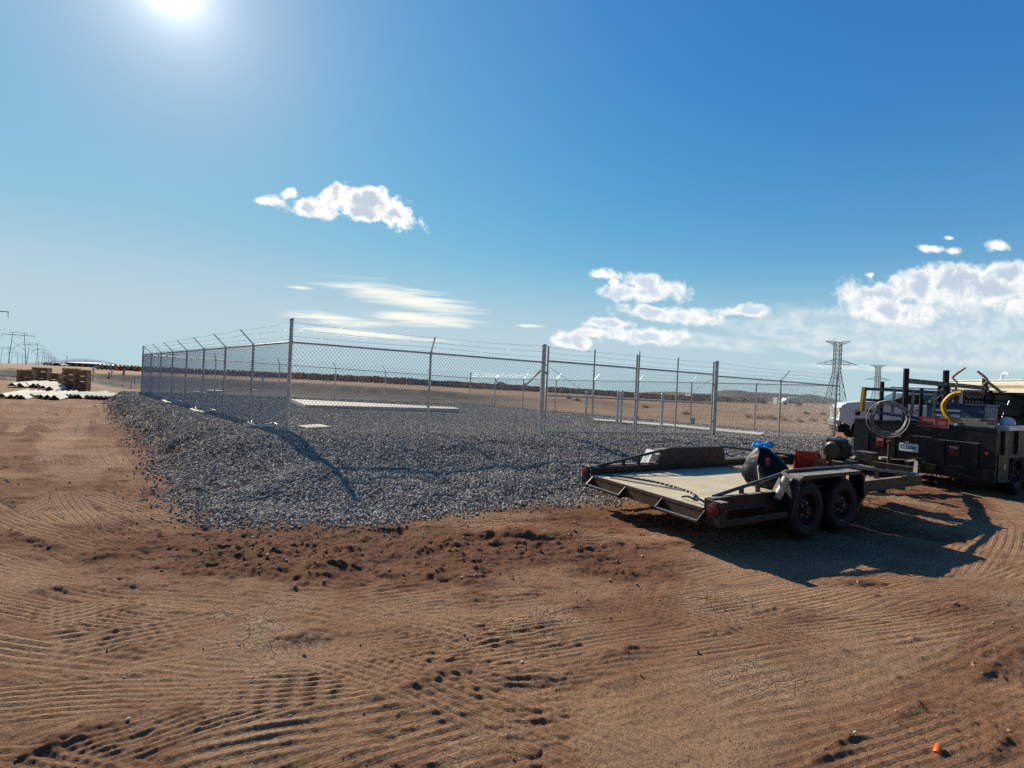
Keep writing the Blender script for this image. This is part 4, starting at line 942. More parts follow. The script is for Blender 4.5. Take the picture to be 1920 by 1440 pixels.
def build_engine():
    c = lx(3.15, 1.28, .56); t = empty('winch_engine', c, TZ, 'small black engine-driven winch mounted at the front of the trailer', 'winch')
    m = MB(); m.cbox(V(0, 0, .05), (.55, .40, .06), .01); m.build('base', M_blk, t)
    m = MB(); m.lathe([(-.20, .001), (-.20, .13), (-.17, .165), (.10, .175), (.17, .16), (.20, .12), (.20, .001)], V(0, -.01, .24), (1, 0, 0), 22); m.cbox(V(-.02, .0, .40), (.30, .24, .10), .04); m.build('engine_block', M_blk2, t)
    m = MB(); m.cbox(V(-.02, .02, .455), (.26, .20, .03), .012); m.tube(catmull([V(-.18, -.02, .42), V(-.10, -.03, .475), (V(.02, -.03, .48)), V(.14, -.02, .44)], 5), .012, 7); m.build('tank', mat('glossy grey tank', (.20, .21, .21), .2, .4), t)
    for k in range(6):
        f = MB(); f.cbox(V(-.14 + .05 * k, -.12, .25), (.014, .13, .20), .004); f.build('cooling_fin', M_edge, t)
    m = MB(); m.lathe([(0, .085), (.02, .085), (.025, .06), (.026, .001)], V(.10, -.17, .25), (.15, -1, .1), 20); fo = m.build('recoil_cover', M_blue, t)
    m = MB(); m.lathe([(0, .045), (.003, .045), (.0035, .001)], V(.104, -.196, .2525), (.15, -1, .1), 6); m.build('cover_badge', M_plate, fo)
    m = MB(); m.lathe([(-.10, .09), (-.09, .11), (-.08, .06), (.08, .06), (.09, .11), (.10, .09)], V(-.42, .02, .10), (0, 1, 0), 18); m.build('cable_drum', M_rust, t)
    m = MB(); m.tube([V(.16, .05, .30), V(.25, .05, .34), V(.30, .0, .34)], .03, 10); m.build('exhaust', M_rust, t)
build_engine()
def debris(name, c, size, m, label, cat, rz=0.0, group=None):
    mb = MB(); mb.cbox((0, 0, size[2] / 2), size, min(size) * .12); o = mb.build(name, m, None); o.location = c; o.rotation_euler = (0, 0, rz); return tag(o, label, cat, group)
for i, (x, y, l, lab) in enumerate([(4.55, 1.62, .22, 'pale timber offcut on the trailer tongue nearest the front rail'), (4.82, 1.50, .16, 'pale timber offcut on the tongue in the middle'), (5.10, 1.40, .24, 'pale timber offcut on the tongue nearest the coupler')]):
    debris('timber_offcut', lx(x, y, .557), (l, .09, .045), M_ply, lab, 'offcut', TZ - .3, 'offcuts on the trailer tongue')
# ------------------------------------------------------------------ black service truck
def build_truck():
    o = Vector((8.5, 10.0, 0)); t = empty('service_truck', (o.x, o.y, 0), TZ, 'black work truck with pipe rack and loaded bed, seen from behind', 'truck')
    hw = 1.2; M_b = M_blk2
    b = MB(); b.box(0, .05, -hw, hw, .50, 1.285); b.box(-.012, .0, -hw + .01, hw - .01, 1.255, 1.288); b.build('tailgate', M_b, t)
    b = MB(); b.box(-.03, .04, -hw, hw, .27, .495); b.box(-.10, -.031, -.35, .35, .36, .48); b.build('rear_bumper', M_b, t)
    for y, z, l in ((.55, 1.02, .30), (-.05, 1.01, .35), (-.65, .98, .62)):
        b = MB(); b.box(-.006, -.0005, y - l / 2, y + l / 2, z, z + .008); b.build('tailgate_trim', M_chrome, t)
    for y in (.92, .42, -.42, -.92):
        b = MB(); b.box(-.03, -.0008, y - .03, y + .03, .50, .98); b.build('tailgate_rib', M_b, t)
    for y, l in ((.66, 'TTE'), (-.60, '')):
        b = MB(); b.cbox(V(-.020, y, .80), (.035, .16, .21), .012); lo = b.build('tail_lamp', M_red, t)
        b = MB(); b.cbox(V(-.040, y, .86), (.006, .13, .05), .002); b.build('lamp_strip', mat('dull lens strip', (.35, .22, .26), .3), lo)
    for y in (.30, .16, .02):
        b = MB(); b.lathe([(0, .038), (.012, .038), (.018, .03), (.018, .001)], V(-.001, y, .965), (-1, 0, 0), 16); b.build('marker_lamp', M_red if y < .25 else M_rust, t)
    b = MB(); b.lathe([(0, .042), (.012, .042), (.018, .034), (.018, .001)], V(-.001, -1.08, .80), (-1, 0, 0), 16); b.build('marker_lamp', M_red, t)
    b = MB(); b.cbox(V(-.014, .145, .755), (.012, .335, .17), .004); pl = b.build('number_plate', M_plate, t)
    tx = MB(); text_mesh(tx, 'CL520ML', .088, V(-.0202, .145, .755), (0, -1, 0), (0, 0, 1), .0012, .0022, sx=.80); tx.build('plate_lettering', M_ink, pl, fix=False)
    b = MB(); b.cbox(V(-.02, .17, .868), (.02, .06, .025), .004); b.build('plate_lamp', M_chrome, t)
    b = MB(); b.cbox(V(-.20, 0, .42), (.30, .08, .08), .008); b.lathe([(0, .03), (.05, .025), (.06, .034), (.09, .03), (.1, .001)], V(-.32, 0, .45), (0, 0, 1), 12); b.build('hitch', M_rust, t)
    # bed sides, floor, side boxes
    for s in (1, -1):
        y = hw * s
        b = MB(); b.box(.052, 4.6, min(y, y - .04 * s), max(y, y - .04 * s), .80, 1.25); b.build('bed_side', M_blk if s < 0 else M_b, t)
        for x in (.30, 1.0, 1.8, 2.6, 3.4, 4.2):
            b = MB(); b.box(x - .05, x + .05, min(y + .001 * s, y + .045 * s), max(y + .001 * s, y + .045 * s), .80, 1.25); b.build('side_stake', M_blk, t)
        b = MB(); b.box(.06, 4.6, min(y, y + .02 * s), max(y, y + .02 * s), .72, .795); b.build('side_skirt', M_blk, t)
        b = MB(); b.box(.10, .62, min(y - .5 * s, y + .01 * s), max(y - .5 * s, y + .01 * s), .30, .718); bo = b.build('tool_box', M_blk if s < 0 else M_b, t)
        b = MB(); b.cbox(V(.36, y + .02 * s, .56), (.05, .016, .10), .006); b.build('latch', M_chrome, bo)
        b = MB(); b.box(.08, .66, min(y - .02 * s, y + .03 * s), max(y - .02 * s, y + .03 * s), .275, .297); b.build('box_lip', M_edge, bo)
        for x in (1.25, 2.35): wheel(t, (x, (hw - .14) * s, .41), s, .41, .26, .24)
    b = MB(); b.box(.052, 4.6, -hw + .042, hw - .042, .82, .90); b.build('bed_floor', M_b, t)
    b = MB(); b.box(.3, 7.4, -.45, .45, .45, .62); b.build('chassis', M_b, t)
    # cab
    b = MB(); b.extrude([V(4.75, -1.0, .60), V(7.5, -1.0, .60), V(7.5, -1.0, 1.35), V(6.5, -1.0, 1.45), V(6.05, -1.0, 2.05), V(4.75, -1.0, 2.08)], V(0, 2.0, 0)); b.build('cab', M_b, t)
    b = MB(); b.box(4.738, 4.748, -.75, .75, 1.5, 1.98); b.build('rear_window', M_glass, t)
    for y in (.9, -.9): wheel(t, (6.7, y, .41), 1 if y > 0 else -1, .41, .26, .24)
    # rack: posts, long rails, expanded-metal panel
    def post(x, y, z0, z1, r=.05): 
        m = MB(); m.tube([V(x, y, z0), V(x, y, z1)], r, 12); m.build('rack_post', M_b, t)
    YR = .30
    for x, z1, r in ((.12, 2.43, .052), (2.10, 2.50, .060), (4.45, 2.42, .06)): post(x, YR, .9, z1, r)
    post(.62, .95, .9, 2.16, .04); post(2.45, .42, .9, 2.42, .05); post(1.55, .55, .9, 2.06, .04); post(3.1, .75, .9, 2.25, .05); post(4.5, -.95, .9, 2.3, .05)
    m = MB(); m.bar(V(.10, YR, 2.17), V(4.6, YR, 2.17), .09, .10, (0, 0, 1)); m.build('rack_rail', M_b, t)
    m = MB(); m.bar(V(2.1, YR - .02, 1.86), V(4.6, YR - .02, 1.86), .05, .05, (0, 0, 1)); m.build('rack_rail', M_b, t)
    m = MB(); m.bar(V(.3, 1.10, 1.72), V(4.6, 1.10, 1.72), .06, .06, (0, 0, 1)); m.build('rack_rail', M_b, t)
    for a, c in ((V(4.45, YR, 2.38), V(5.6, YR, 2.10)), (V(1.4, YR + .06, 1.70), V(2.3, YR + .06, 2.12)), (V(1.65, YR + .12, 1.66), V(2.6, YR + .12, 2.08))):
        m = MB(); m.bar(a, c, .05, .05); m.build('rack_brace', M_b, t)
    m = MB(); cw, ch = .20, .085
    x0, x1, z0, z1 = 2.05, 4.62, 1.28, 2.13
    nx, nz = int((x1 - x0) / cw), int((z1 - z0) / ch)
    for i in range(nx):
        for j in range(nz):
            x = x0 + (i + .5 * (j % 2)) * cw; z = z0 + j * ch
            for dx in (-cw / 2, cw / 2):
                m.bar(V(x, YR - .06, z), V(x + dx, YR - .06, z + ch), .006, .036)
    m.build('expanded_metal_panel', M_b, t, fix=False)
    m = MB(); m.box(2.02, 2.09, YR - .10, YR - .03, .9, 2.12); m.box(4.60, 4.66, YR - .10, YR - .03, .9, 2.12); m.build('panel_frame', M_b, t)
    return t
TRUCK = build_truck()
TO = Vector((8.5, 10.0, 0))
def tl(x, y, z=0): return Vector((TO.x + x * math.cos(TZ) - y * math.sin(TZ), TO.y + x * math.sin(TZ) + y * math.cos(TZ), z))
def truck_load():
    # blue lift frame with yellow ends hung on the back of the rack
    t = empty('lifting_frame', tl(.14, .42, 1.35), TZ, 'blue steel frame with yellow ends leaning over the tailgate', 'frame')
    m = MB(); m.bar(V(0, .62, .62), V(.10, -.75, .585), .05, .065); m.bar(V(0, .60, .12), V(.10, -.75, -.02), .05, .065); m.build('beam', M_blue, t)
    for y in (.10, -.25, -.62): 
        m = MB(); m.bar(V(.03, y, .60), V(.03, y + .03, .06), .04, .05); m.build('strut', mat('grey steel strut', (.20, .21, .21), .5, .3), t)
    m = MB(); m.bar(V(-.02, .66, .66), V(-.02, .70, .10), .06, .12); m.build('end_plate', M_yel, t)
    m = MB(); m.tube(catmull([V(.05, -1.02, .60), V(.04, -.86, .54), V(.02, -.75, .32), V(.02, -.86, .08), V(.04, -1.05, .0)], 5), .045, 4, smooth=False); m.build('hook_arm', M_yel, t)
    m = MB(); m.lathe([(0, .001), (0, .06), (.06, .065), (.07, .001)], V(-.03, .74, .06), (0, 1, 0), 14); m.build('roller', M_rub, t)
    # coil of hose hung over the tailgate
    m = MB(); c = tl(-.10, .48, 1.33)
    for i in range(5):
        rr = .30 + .012 * i; pts = []
        for k in range(36):
            a = 2 * math.pi * k / 36; y = math.cos(a) * (rr + .05 * (i == 4)); z = math.sin(a) * (rr + .04 * (i % 3))
            pts.append(c + (tl(0, y, 0) - TO) + V(0, 0, z) + (tl(-.02 * i + .03 * math.sin(3 * a), 0, 0) - TO))
        m.tube(pts, .011 if i else .017, 6, closed=True)
    tag(m.build('hose_coil', M_hose), 'coil of grey hose hanging over the truck tailgate', 'hose')
    t = empty('warning_sign', tl(-.035, -.26, 1.285), TZ, 'red warning sign with white writing stuck on the tailgate top', 'sign')
    m = MB(); m.box(0, .012, -.24, .24, -.05, .14); m.build('panel', M_sign, t)
    m = MB(); text_mesh(m, 'LOAD', .075, V(-.001, .10, .075), (0, -1, 0), (0, 0, 1), .002, .001, sx=.8); text_mesh(m, '100', .11, V(-.001, -.13, .03), (0, -1, 0), (0, 0, 1), .002, .001, sx=.8)
    m.extrude([V(-.001, .02, .10), V(-.001, -.02, .10), V(-.001, -.03, -.03)], V(-.002, 0, 0)); m.build('lettering', mat('white lettering', (.38, .30, .30), .5), t, fix=False)
    m = MB(); m.box(-.003, -.0005, -.243, .30, -.056, -.05); m.box(-.003, -.0005, -.243, -.237, -.05, .14); m.build('border', mat('pale edge', (.5, .42, .36), .5), t)
    # things on the bed
    t = empty('blue_tool_chest', tl(1.0, -.35, .9), TZ, 'dark blue steel chest in the truck bed behind the yellow hook', 'tool chest')
    m = MB(); m.cbox(V(0, 0, .40), (.7, .95, .78), .02); m.build('body', M_blue, t); m = MB(); m.cbox(V(0, 0, .81), (.74, .99, .04), .01); m.build('lid', M_blue, t)
    for z in (.35, .55, .66): 
        m = MB(); m.box(-.358, -.351, -.1, .35, z, z + .03); m.build('drawer_pull', M_chrome, t)
    m = MB(); c = tl(.3, -.55, 1.30); m.lathe([(-.10, .001), (-.10, .12), (-.06, .15), (.06, .15), (.10, .12), (.10, .001)], c, (math.cos(TZ + 1.2), math.sin(TZ + 1.2), .15), 18); tag(m.build('work_helmet', M_blue and mat('pale blue plastic', (.35, .48, .60), .35)), 'pale blue drum-like canister in front of the dark blue chest', 'canister')
    t = empty('timber_bundle', tl(.22, -.62, 1.29), TZ, 'grey weathered boards laid across the tailgate top', 'boards')
    for i in range(3):
        m = MB(); m.cbox(V(0, .05 * i - .02, .028 + .052 * i), (.14, .95 - .1 * i, .048), .004); m.build('board', mat('grey board', (.26, .25, .22), .85), t)
    t = empty('cardboard_carton', tl(.42, -.82, 1.12), TZ, 'brown cardboard carton in the truck bed above the boards', 'carton')
    m = MB(); m.cbox(V(0, 0, .17), (.35, .40, .34), .006); m.build('body', M_card, t); m = MB(); m.box(-.18, .18, -.01, .19, .345, .352); m.build('flap', M_card, t)
    t = empty('cooler_box', tl(1.05, -1.02, 1.20), TZ, 'white cooler box at the right side of the truck bed', 'cooler')
    m = MB(); m.cbox(V(.1, 0, .04), (1.1, .36, .15), .02); m.build('body', M_white, t); m = MB(); m.cbox(V(.1, 0, .125), (1.12, .38, .025), .008); m.build('lid', M_white, t)
    m = MB(); m.lathe([(0, .001), (0, .10), (.03, .125), (.09, .115), (.15, .07), (.17, .001)], tl(1.15, -1.02, 1.338), (0, 0, 1), 20); tag(m.build('hard_hat', M_white), 'white hard hat on top of the white cooler box', 'hard hat')
    for x, y, h, lab, bend in ((2.35, .20, .42, 'pale curved pick handle standing left in the truck rack', .16), (4.0, .18, .50, 'curved bark-brown tool handle standing right in the truck rack', -.14)):
        m = MB(); a = tl(x, y, 2.0); sx_ = Vector((math.sin(TZ), -math.cos(TZ), 0))
        m.tube(catmull([a, a + V(0, 0, .22) + sx_ * .02 * np.sign(bend), a + V(0, 0, .36) + sx_ * bend * .35 * -1, a + V(0, 0, .58) + sx_ * bend], 6), [.022] * 12 + [.03] * 4 + [.026] * 3, 8)
        tag(m.build('tool_handle', M_card if bend < 0 else mat('pale handle', (.55, .40, .30), .6)), lab, 'tool handle')
    for i, (x, y, l, a, lab) in enumerate(((3.0, -.3, .9, .9, 'thin grey rod leaning left in the dark truck bed'), (3.6, -.4, .8, -.8, 'thin grey rod leaning right in the dark truck bed'))):
        m = MB(); p = tl(x, y, .95); m.tube([p, p + V(math.sin(a) * l * .5, 0, l)], .014, 6); tag(m.build('rod', M_edge), lab, 'rod')
    t = empty('trunk_jack', tl(2.1, .02, .92), TZ, 'tall grey screw jack standing in the truck bed', 'jack')
    m = MB(); m.tube([V(0, 0, 0), V(0, 0, 1.05)], .035, 10); m.build('tube', M_galv, t); m = MB(); m.cbox(V(0, 0, .28), (.05, .26, .04), .006); m.build('crossbar', M_galv, t)
truck_load()
# ------------------------------------------------------------------ white pickup behind the truck
def build_pickup():
    o = at(1571, 760, 18.2); gz = ground_at(o.x + 2, 18.2) + .10
    t = empty('pickup_truck', (o.x, 18.2, gz), R(-25), 'white crew-cab pickup parked behind the black work truck', 'pickup truck'); t.scale = (.82, 1, 1)
    # x runs from the nose (0) to the tail; y+ is away from the camera
    W = 1.0
    def slab(prof, y0, y1, name, m, par=t, r=0): 
        b = MB(); b.extrude([V(x, y0, z) for x, z in prof], V(0, y1 - y0, 0)); return b.build(name, m, par)
    arch = lambda cx, rr: [(cx + rr * math.cos(a), .42 + rr * math.sin(a) * 1.02) for a in np.linspace(math.pi, 0, 11)]
    side = [(.06, .78), (.10, 1.20), (.16, 1.36), (.35, 1.45), (1.0, 1.51), (1.62, 1.54), (2.0, 1.50), (6.05, 1.46), (6.08, .62), (5.70, .60)] + arch(4.95, .50)[::-1] + [(4.3, .55), (1.6, .55)] + arch(1.03, .50)[::-1] + [(.5, .62)]
    for y0, y1 in ((0.0, .06), (1.94, 2.0)): slab(side, y0, y1, 'body_side', M_white)
    b = MB(); pr = [(.08, .80), (.11, 1.20), (.18, 1.37), (.36, 1.47), (1.0, 1.545), (1.66, 1.575), (1.98, 1.56)]
    for (xa, za), (xb, zb) in zip(pr[:-1], pr[1:]):
        b.hexa([V(xa, .05, za - .1), V(xb, .05, zb - .1), V(xb, 1.95, zb - .1), V(xa, 1.95, za - .1), V(xa, .02, za), V(xb, .02, zb), V(xb, 1.98, zb), V(xa, 1.98, za)])
    b.build('bonnet', M_white, t)
    cab = [(1.72, 1.50), (2.55, 1.93), (2.75, 1.975), (4.0, 1.99), (4.28, 1.93), (4.45, 1.50)]
    slab(cab, .10, 1.90, 'cab', M_white)
    slab([(1.98, 1.53), (2.60, 1.87), (3.02, 1.89), (3.02, 1.53)], .085, .099, 'front_window', M_glass); slab([(3.12, 1.53), (3.12, 1.89), (3.95, 1.90), (4.22, 1.53)], .085, .099, 'rear_window', M_teal)
    b = MB(); q = [V(1.76, .16, 1.53), V(1.76, 1.84, 1.53), V(2.53, 1.80, 1.925), V(2.53, .20, 1.925)]; n = V(-.45, 0, .82) * .012; b.hexa([p for p in q] + [p + n for p in q]); b.build('windscreen', M_glass, t)
    b = MB(); b.box(.02, .12, .06, 1.94, .55, .80); b.box(-.04, .10, .03, 1.97, .66, .78); b.build('front_bumper', M_chrome, t)
    b = MB(); b.box(.06, .60, .05, 1.95, .34, .58); b.build('valance', M_hole, t)
    b = MB()
    for k in range(4): b.box(.052, .10, .36, 1.64, .88 + .10 * k, .95 + .10 * k)
    b.build('grille', M_chrome, t)
    for y in (.01, 1.71): b = MB(); b.cbox(V(.12, y + .14, 1.20), (.12, .28, .17), .02); b.build('headlight', mat('clear lamp', (.60, .55, .50), .15, 0, .1, 5), t)
    b = MB(); b.cbox(V(2.16, -.10, 1.60), (.10, .20, .20), .03); b.build('wing_mirror', M_hole, t)
    for x in (2.98, 4.02): b = MB(); b.cbox(V(x, -.012, 1.32), (.22, .02, .035), .008); b.build('door_handle', M_hole, t)
    b = MB(); 
    for x in (2.0, 3.07, 4.25): b.box(x, x + .008, -.004, -.0008, .62, 1.47)
    b.build('door_seam', M_hole, t)
    b = MB(); b.box(1.6, 4.3, -.006, -.001, .60, .90); b.build('sill_trim', M_blk2, t)
    b = MB(); b.extrude([V(2.42, -.002, 1.30), V(2.66, -.002, 1.30), V(2.54, -.002, 1.14)], V(0, -.004, 0)); text_mesh(b, 'VOS', .17, V(2.86, -.002, 1.22), (1, 0, 0), (0, 0, 1), .003, .004); b.build('door_emblem', mat('red decal', (.50, .03, .03), .5), t, fix=False)
    b = MB(); text_mesh(b, 'ELECTRIC', .10, V(3.42, -.002, 1.20), (1, 0, 0), (0, 0, 1), .003, .002); b.build('door_lettering', mat('ochre decal', (.45, .26, .06), .5), t, fix=False)
    for x in (1.03, 4.95):
        for y, s in ((.14, -1), (1.86, 1)): wheel(t, (x, y, .41), s, .41, .27, .25)
    b = MB(); b.box(.6, 6.0, .3, 1.7, .45, .75); b.box(4.46, 6.04, .07, 1.93, .95, 1.0); b.build('underbody', M_hole, t)
    b = MB(); b.tube([V(4.5, .2, 1.5), V(4.5, .2, 2.12), V(4.5, 1.8, 2.12), V(4.5, 1.8, 1.5)], .025, 8); b.tube([V(2.0, .25, 2.12), V(5.9, .25, 2.12)], .02, 8); b.tube([V(2.0, 1.75, 2.12), V(5.9, 1.75, 2.12)], .02, 8); b.tube([V(2.2, .25, 2.12), V(2.2, .25, 1.9)], .02, 8); b.tube([V(5.8, .25, 2.12), V(5.8, .25, 1.45)], .02, 8); b.build('ladder_rack', M_galv, t)
build_pickup()
def build_camper():
    p = at(1766, 714, 24.4); gz = ground_at(p.x, 22.0)
    t = empty('camper_trailer', (p.x, 24.4, gz), R(-92), 'cream camper trailer standing behind the truck rack', 'camper')
    H = p.z - gz
    b = MB(); b.cbox(V(3.6, 1.2, H / 2 + .15), (7.2, 2.4, H - .3), .10); b.build('body', M_cream, t)
    b = MB(); b.box(.05, 7.15, -.012, 0, H - .34, H - .22); b.build('stripe', mat('dusty stripe', (.38, .33, .24), .6), t)
    b = MB(); b.box(0, 7.2, -.03, 2.43, H - .02, H + .03); b.build('roof_edge', M_white, t)
    b = MB(); b.tube(catmull([V(2.35, .6, H), V(2.45, .6, H + .12), V(2.5, .6, H + .32), V(2.65, .6, H + .36), V(2.8, .6, H + .28)], 5), .05, 8); b.build('roof_vent', M_white, t)
    b = MB(); b.extrude([V(3.5, .4, H + .03), V(4.1, .4, H + .03), V(3.85, .4, H + .20)], V(0, .6, 0)); b.build('roof_hatch', M_edge, t)
    for x in (2.6, 3.3): wheel(t, (x, .10, .36), -1, .36, .2, .2)
    b = MB(); b.box(1.2, 2.3, -.014, -.001, 1.3, 1.9); b.build('window', M_glass, t)
build_camper()
# orange scrap of plastic in the foreground
m = MB(); c = gp(1758, 1406, 0); gz = ground_at(c.x, c.y)
d_ = V(.75, .66, .2).normalized(); m.lathe([(-.030, .001), (-.030, .013), (-.02, .017), (.018, .016), (.024, .013), (.036, .010), (.037, .001)], V(0, 0, 0), d_, 12)
o = m.build('plastic_plug', mat('orange plastic', (.85, .16, .01), .4)); o.location = (c.x, c.y, gz + .012); tag(o, 'small bright orange plastic plug lying on the dirt in front', 'plug')
# ------------------------------------------------------------------ inside the compound
def slab(name, px, z, th, m, label, cat):
    P = [gp(x, y, z) for x, y in px]; zb = min(pz(p.x, p.y) for p in P) - .04
    mb = MB(); mb.extrude([(p.x, p.y, zb) for p in P], (0, 0, z - zb)); return tag(mb.build(name, m), label, cat)
zs = pz(*gp(640, 760, .45).xy)
slab('concrete_slab', [(572, 759), (862, 766.5), (852, 763.5), (545, 748)], zs + .16, .2, M_conc, 'long pale concrete slab inside the fence on the left', 'slab')
slab('concrete_pad', [(557, 797.5), (575, 801.5), (622, 799.5), (598, 795)], pz(*gp(590, 798, .5).xy) + .06, .06, M_conc, 'small flat pale concrete pad just behind the near corner post', 'slab')
slab('white_board', [(630, 764.2), (672, 765.4), (672, 764.2), (630, 763)], pz(*gp(650, 764, .45).xy) + .03, .03, M_white, 'thin white board lying on the gravel before the long slab', 'board')
slab('concrete_kerb', [(1113, 787.5), (1250, 798), (1380, 811), (1426, 815), (1434, 811.5), (1380, 806.5), (1250, 794), (1113, 784.5)], pz(*gp(1280, 800, .4).xy) + .10, .1, M_conc, 'long narrow concrete kerb on the gravel behind the gate', 'kerb')
for i, (x, y, h, lab) in enumerate([(1098, 786, 1.17, 'leftmost steel bollard seen behind the gate'), (1157, 793, 1.20, 'shorter bollard of the pair behind the gate latch'), (1164, 794, 1.24, 'taller bollard of the pair behind the gate latch'), (1240, 799, 1.22, 'rightmost steel bollard seen behind the gate')]):
    p = gp(x, y, .42); z = pz(p.x, p.y); m = MB(); m.tube([V(0, 0, -.2), V(0, 0, h)], .052, 14); m.lathe([(0, .052), (.03, .04), (.045, .001)], V(0, 0, h), (0, 0, 1), 14)
    o = m.build('bollard', M_galv); o.location = (p.x, p.y, z); tag(o, lab, 'bollard', 'bollards inside the gate')
def small_box(name, px, y, size, m, label, cat, zz=None, legs=False):
    p = gp(px, y, .42 if zz is None else zz); z = ground_at(p.x, p.y); t = empty(name, (p.x, p.y, z), .3, label, cat)
    b = MB(); b.cbox(V(0, 0, size[2] / 2 + (.12 if legs else 0)), size, .02); b.build('body', m, t)
    b = MB(); b.cbox(V(0, 0, size[2] + .015 + (.12 if legs else 0)), (size[0] + .04, size[1] + .04, .03), .008); b.build('lid', m, t)
    if legs:
        for s in (-1, 1): b = MB(); b.bar(V(s * size[0] * .3, 0, -.1), V(s * size[0] * .3, 0, .12), .04, .04); b.build('leg', M_galv, t)
M_greybox = mat('grey equipment paint', (.22, .24, .26), .5, .1)
small_box('meter_box', 1297, 798, (.18, .12, .22), M_greybox, 'small grey box on legs near the concrete kerb', 'box', None, True)
small_box('concrete_vault', 567, 745.5, (1.3, 1.0, .42), mat('grey vault concrete', (.32, .31, .29), .9), 'grey concrete vault with a lid behind the long slab', 'vault', -.3)
def coil(px, y, label, seed):
    p = gp(px, y, .5); z = pz(p.x, p.y); rg = random.Random(seed); m = MB()
    for k in range(3):
        pts = [V(.32 * math.cos(a) * (1 + .2 * k) + rg.uniform(-.02, .02) + .1 * k, .16 * math.sin(a) + .05 * k, .05 + .04 * math.sin(2 * a + k) + .02 * k) for a in np.linspace(0, 5.2, 14)]
        m.tube(catmull(pts, 3), .013, 6)
    o = m.build('ground_cable', mat('pale bare cable', (.62, .60, .55), .5, .3)); o.location = (p.x, p.y, z + .02); tag(o, label, 'cable', 'loose cable loops at the fence foot')
coil(488, 806, 'loose loops of pale cable at the fence foot nearest the near corner post', 1); coil(378, 776, 'single curl of pale cable farther along the left fence foot', 2); coil(320, 757, 'small pale cable end far along the left fence foot', 3)
# ------------------------------------------------------------------ steel angles and crates on the left
M_angle = mat('pale galvanised angle', (.74, .70, .57), .6, 0, .08, 1.5)
def angle_piece(p, d, L, s, label, group, z=0.0, yaw=0):
    """an angle iron lying like a roof: ridge up"""
    d = Vector((d[0], d[1], 0)).normalized(); x = Vector((d.y, -d.x, 0)); m = MB(); t = .022; h = s * .70; w = s * .70
    for sg in (1, -1):
        a = [V(0, 0, h), x * (w * sg), x * (w * sg) + V(0, 0, t * 1.3), V(0, 0, h + t * 1.3)]
        m.extrude(a, d * L)
    o = m.build('steel_angle', M_angle); o.location = (p.x, p.y, ground_at(p.x, p.y) + z); return tag(o, label, 'steel angle', group)
fx = [(3, 747, .30), (20, 748, .26), (32, 749, .28), (39, 749.5, .26), (65, 745, .24), (76, 748, .27), (88, 750, .30), (101, 751, .30), (114, 746, .26), (146, 746, .32), (202, 745, .27), (210, 744, .22)]
for i, (x, y, s) in enumerate(fx):
    lab = 'pale steel angle lying ridge-up in the front row before the crates' if i < 9 else ('large pale steel angle alone between the two dark-ended bundles' if i == 9 else 'pale steel angle right of the bundles beside the gravel')
    angle_piece(gp(x, y), (-.58, .80) if i < 9 else (-.45, .85), 5.2, s, lab, 'steel angles laid out on the dirt')
for a, b, n, y, lab in ((45, 61, 6, 746.5, 'narrow steel angle packed in the leftmost dark-ended bundle'), (120, 141, 8, 746, 'narrow steel angle packed in the middle dark-ended bundle'), (158, 199, 14, 746.5, 'narrow steel angle packed in the rightmost and widest dark-ended bundle')):
    for k in range(n):
        p = gp(a + (b - a) * (k + .5) / n, y); angle_piece(p, (-.45, .86), 3.0 + .3 * ((k * 7) % 3), .085, lab, 'steel angles in bundles', z=.10 + .03 * ((k * 5) % 3)) 
    p, q = gp(a, y), gp(b, y); m = MB(); dd = V(-.45, .86, 0).normalized(); m.extrude([p + dd * .05, q + dd * .05, q + dd * .05 + V(0, 0, .13), p + dd * .05 + V(0, 0, .13)], dd * 2.8); o = m.build('bundle_dunnage', M_hole); o.location = (0, 0, ground_at(p.x, p.y) - .02)
    tag(o, lab.replace('narrow steel angle packed in', 'dark packing timber under'), 'dunnage')
for i, (x, y) in enumerate([(22, 727), (36, 727), (48, 726), (62, 727), (70, 727), (80, 730), (92, 731)]):
    angle_piece(gp(x, y), (-.56, .83), 6.0, .34, 'pale steel angle in the back row in front of the left crates', 'steel angles in the back row', z=.05)
M_grey_t = mat('grey tarp', (.20, .21, .23), .7)
def crate(px, ybase, w, d, h, z, label, grey=False, group='timber crates in stacks'):
    p = gp(px, ybase); t = empty('crate', (p.x, p.y, ground_at(p.x, p.y) + z), .42, label, 'crate', group); m = MB()
    n = max(3, int(w / .14))
    for k in range(n):
        a = -w / 2 + w * k / n; m.box(a + .006, a + w / n - .006, -d / 2, -d / 2 + .02, .08, h - .02); m.box(a + .006, a + w / n - .006, d / 2 - .02, d / 2, .08, h - .02)
    m.box(-w / 2, -w / 2 + .02, -d / 2 + .021, d / 2 - .021, .08, h - .02); m.box(w / 2 - .02, w / 2, -d / 2 + .021, d / 2 - .021, .08, h - .02); m.box(-w / 2 + .02, w / 2 - .02, -d / 2 + .02, d / 2 - .02, .10, h - .03)
    m.build('panels', M_grey_t if grey else M_wood, t)
    b = MB()
    for x in (-w / 2 + .04, 0, w / 2 - .04): b.box(x - .04, x + .04, -d / 2 - .022, -d / 2 - .001, .06, h)
    for zz in (.10, h - .06): b.box(-w / 2, w / 2, -d / 2 - .04, -d / 2 - .023, zz - .04, zz + .04)
    for x in (-w / 2 + .06, w / 2 - .06): b.box(x - .05, x + .05, -d / 2, d / 2, 0, .079)
    b.box(-w / 2 - .01, w / 2 + .01, -d / 2 - .01, d / 2 + .01, h, h + .02)
    b.build('battens', M_wood, t)
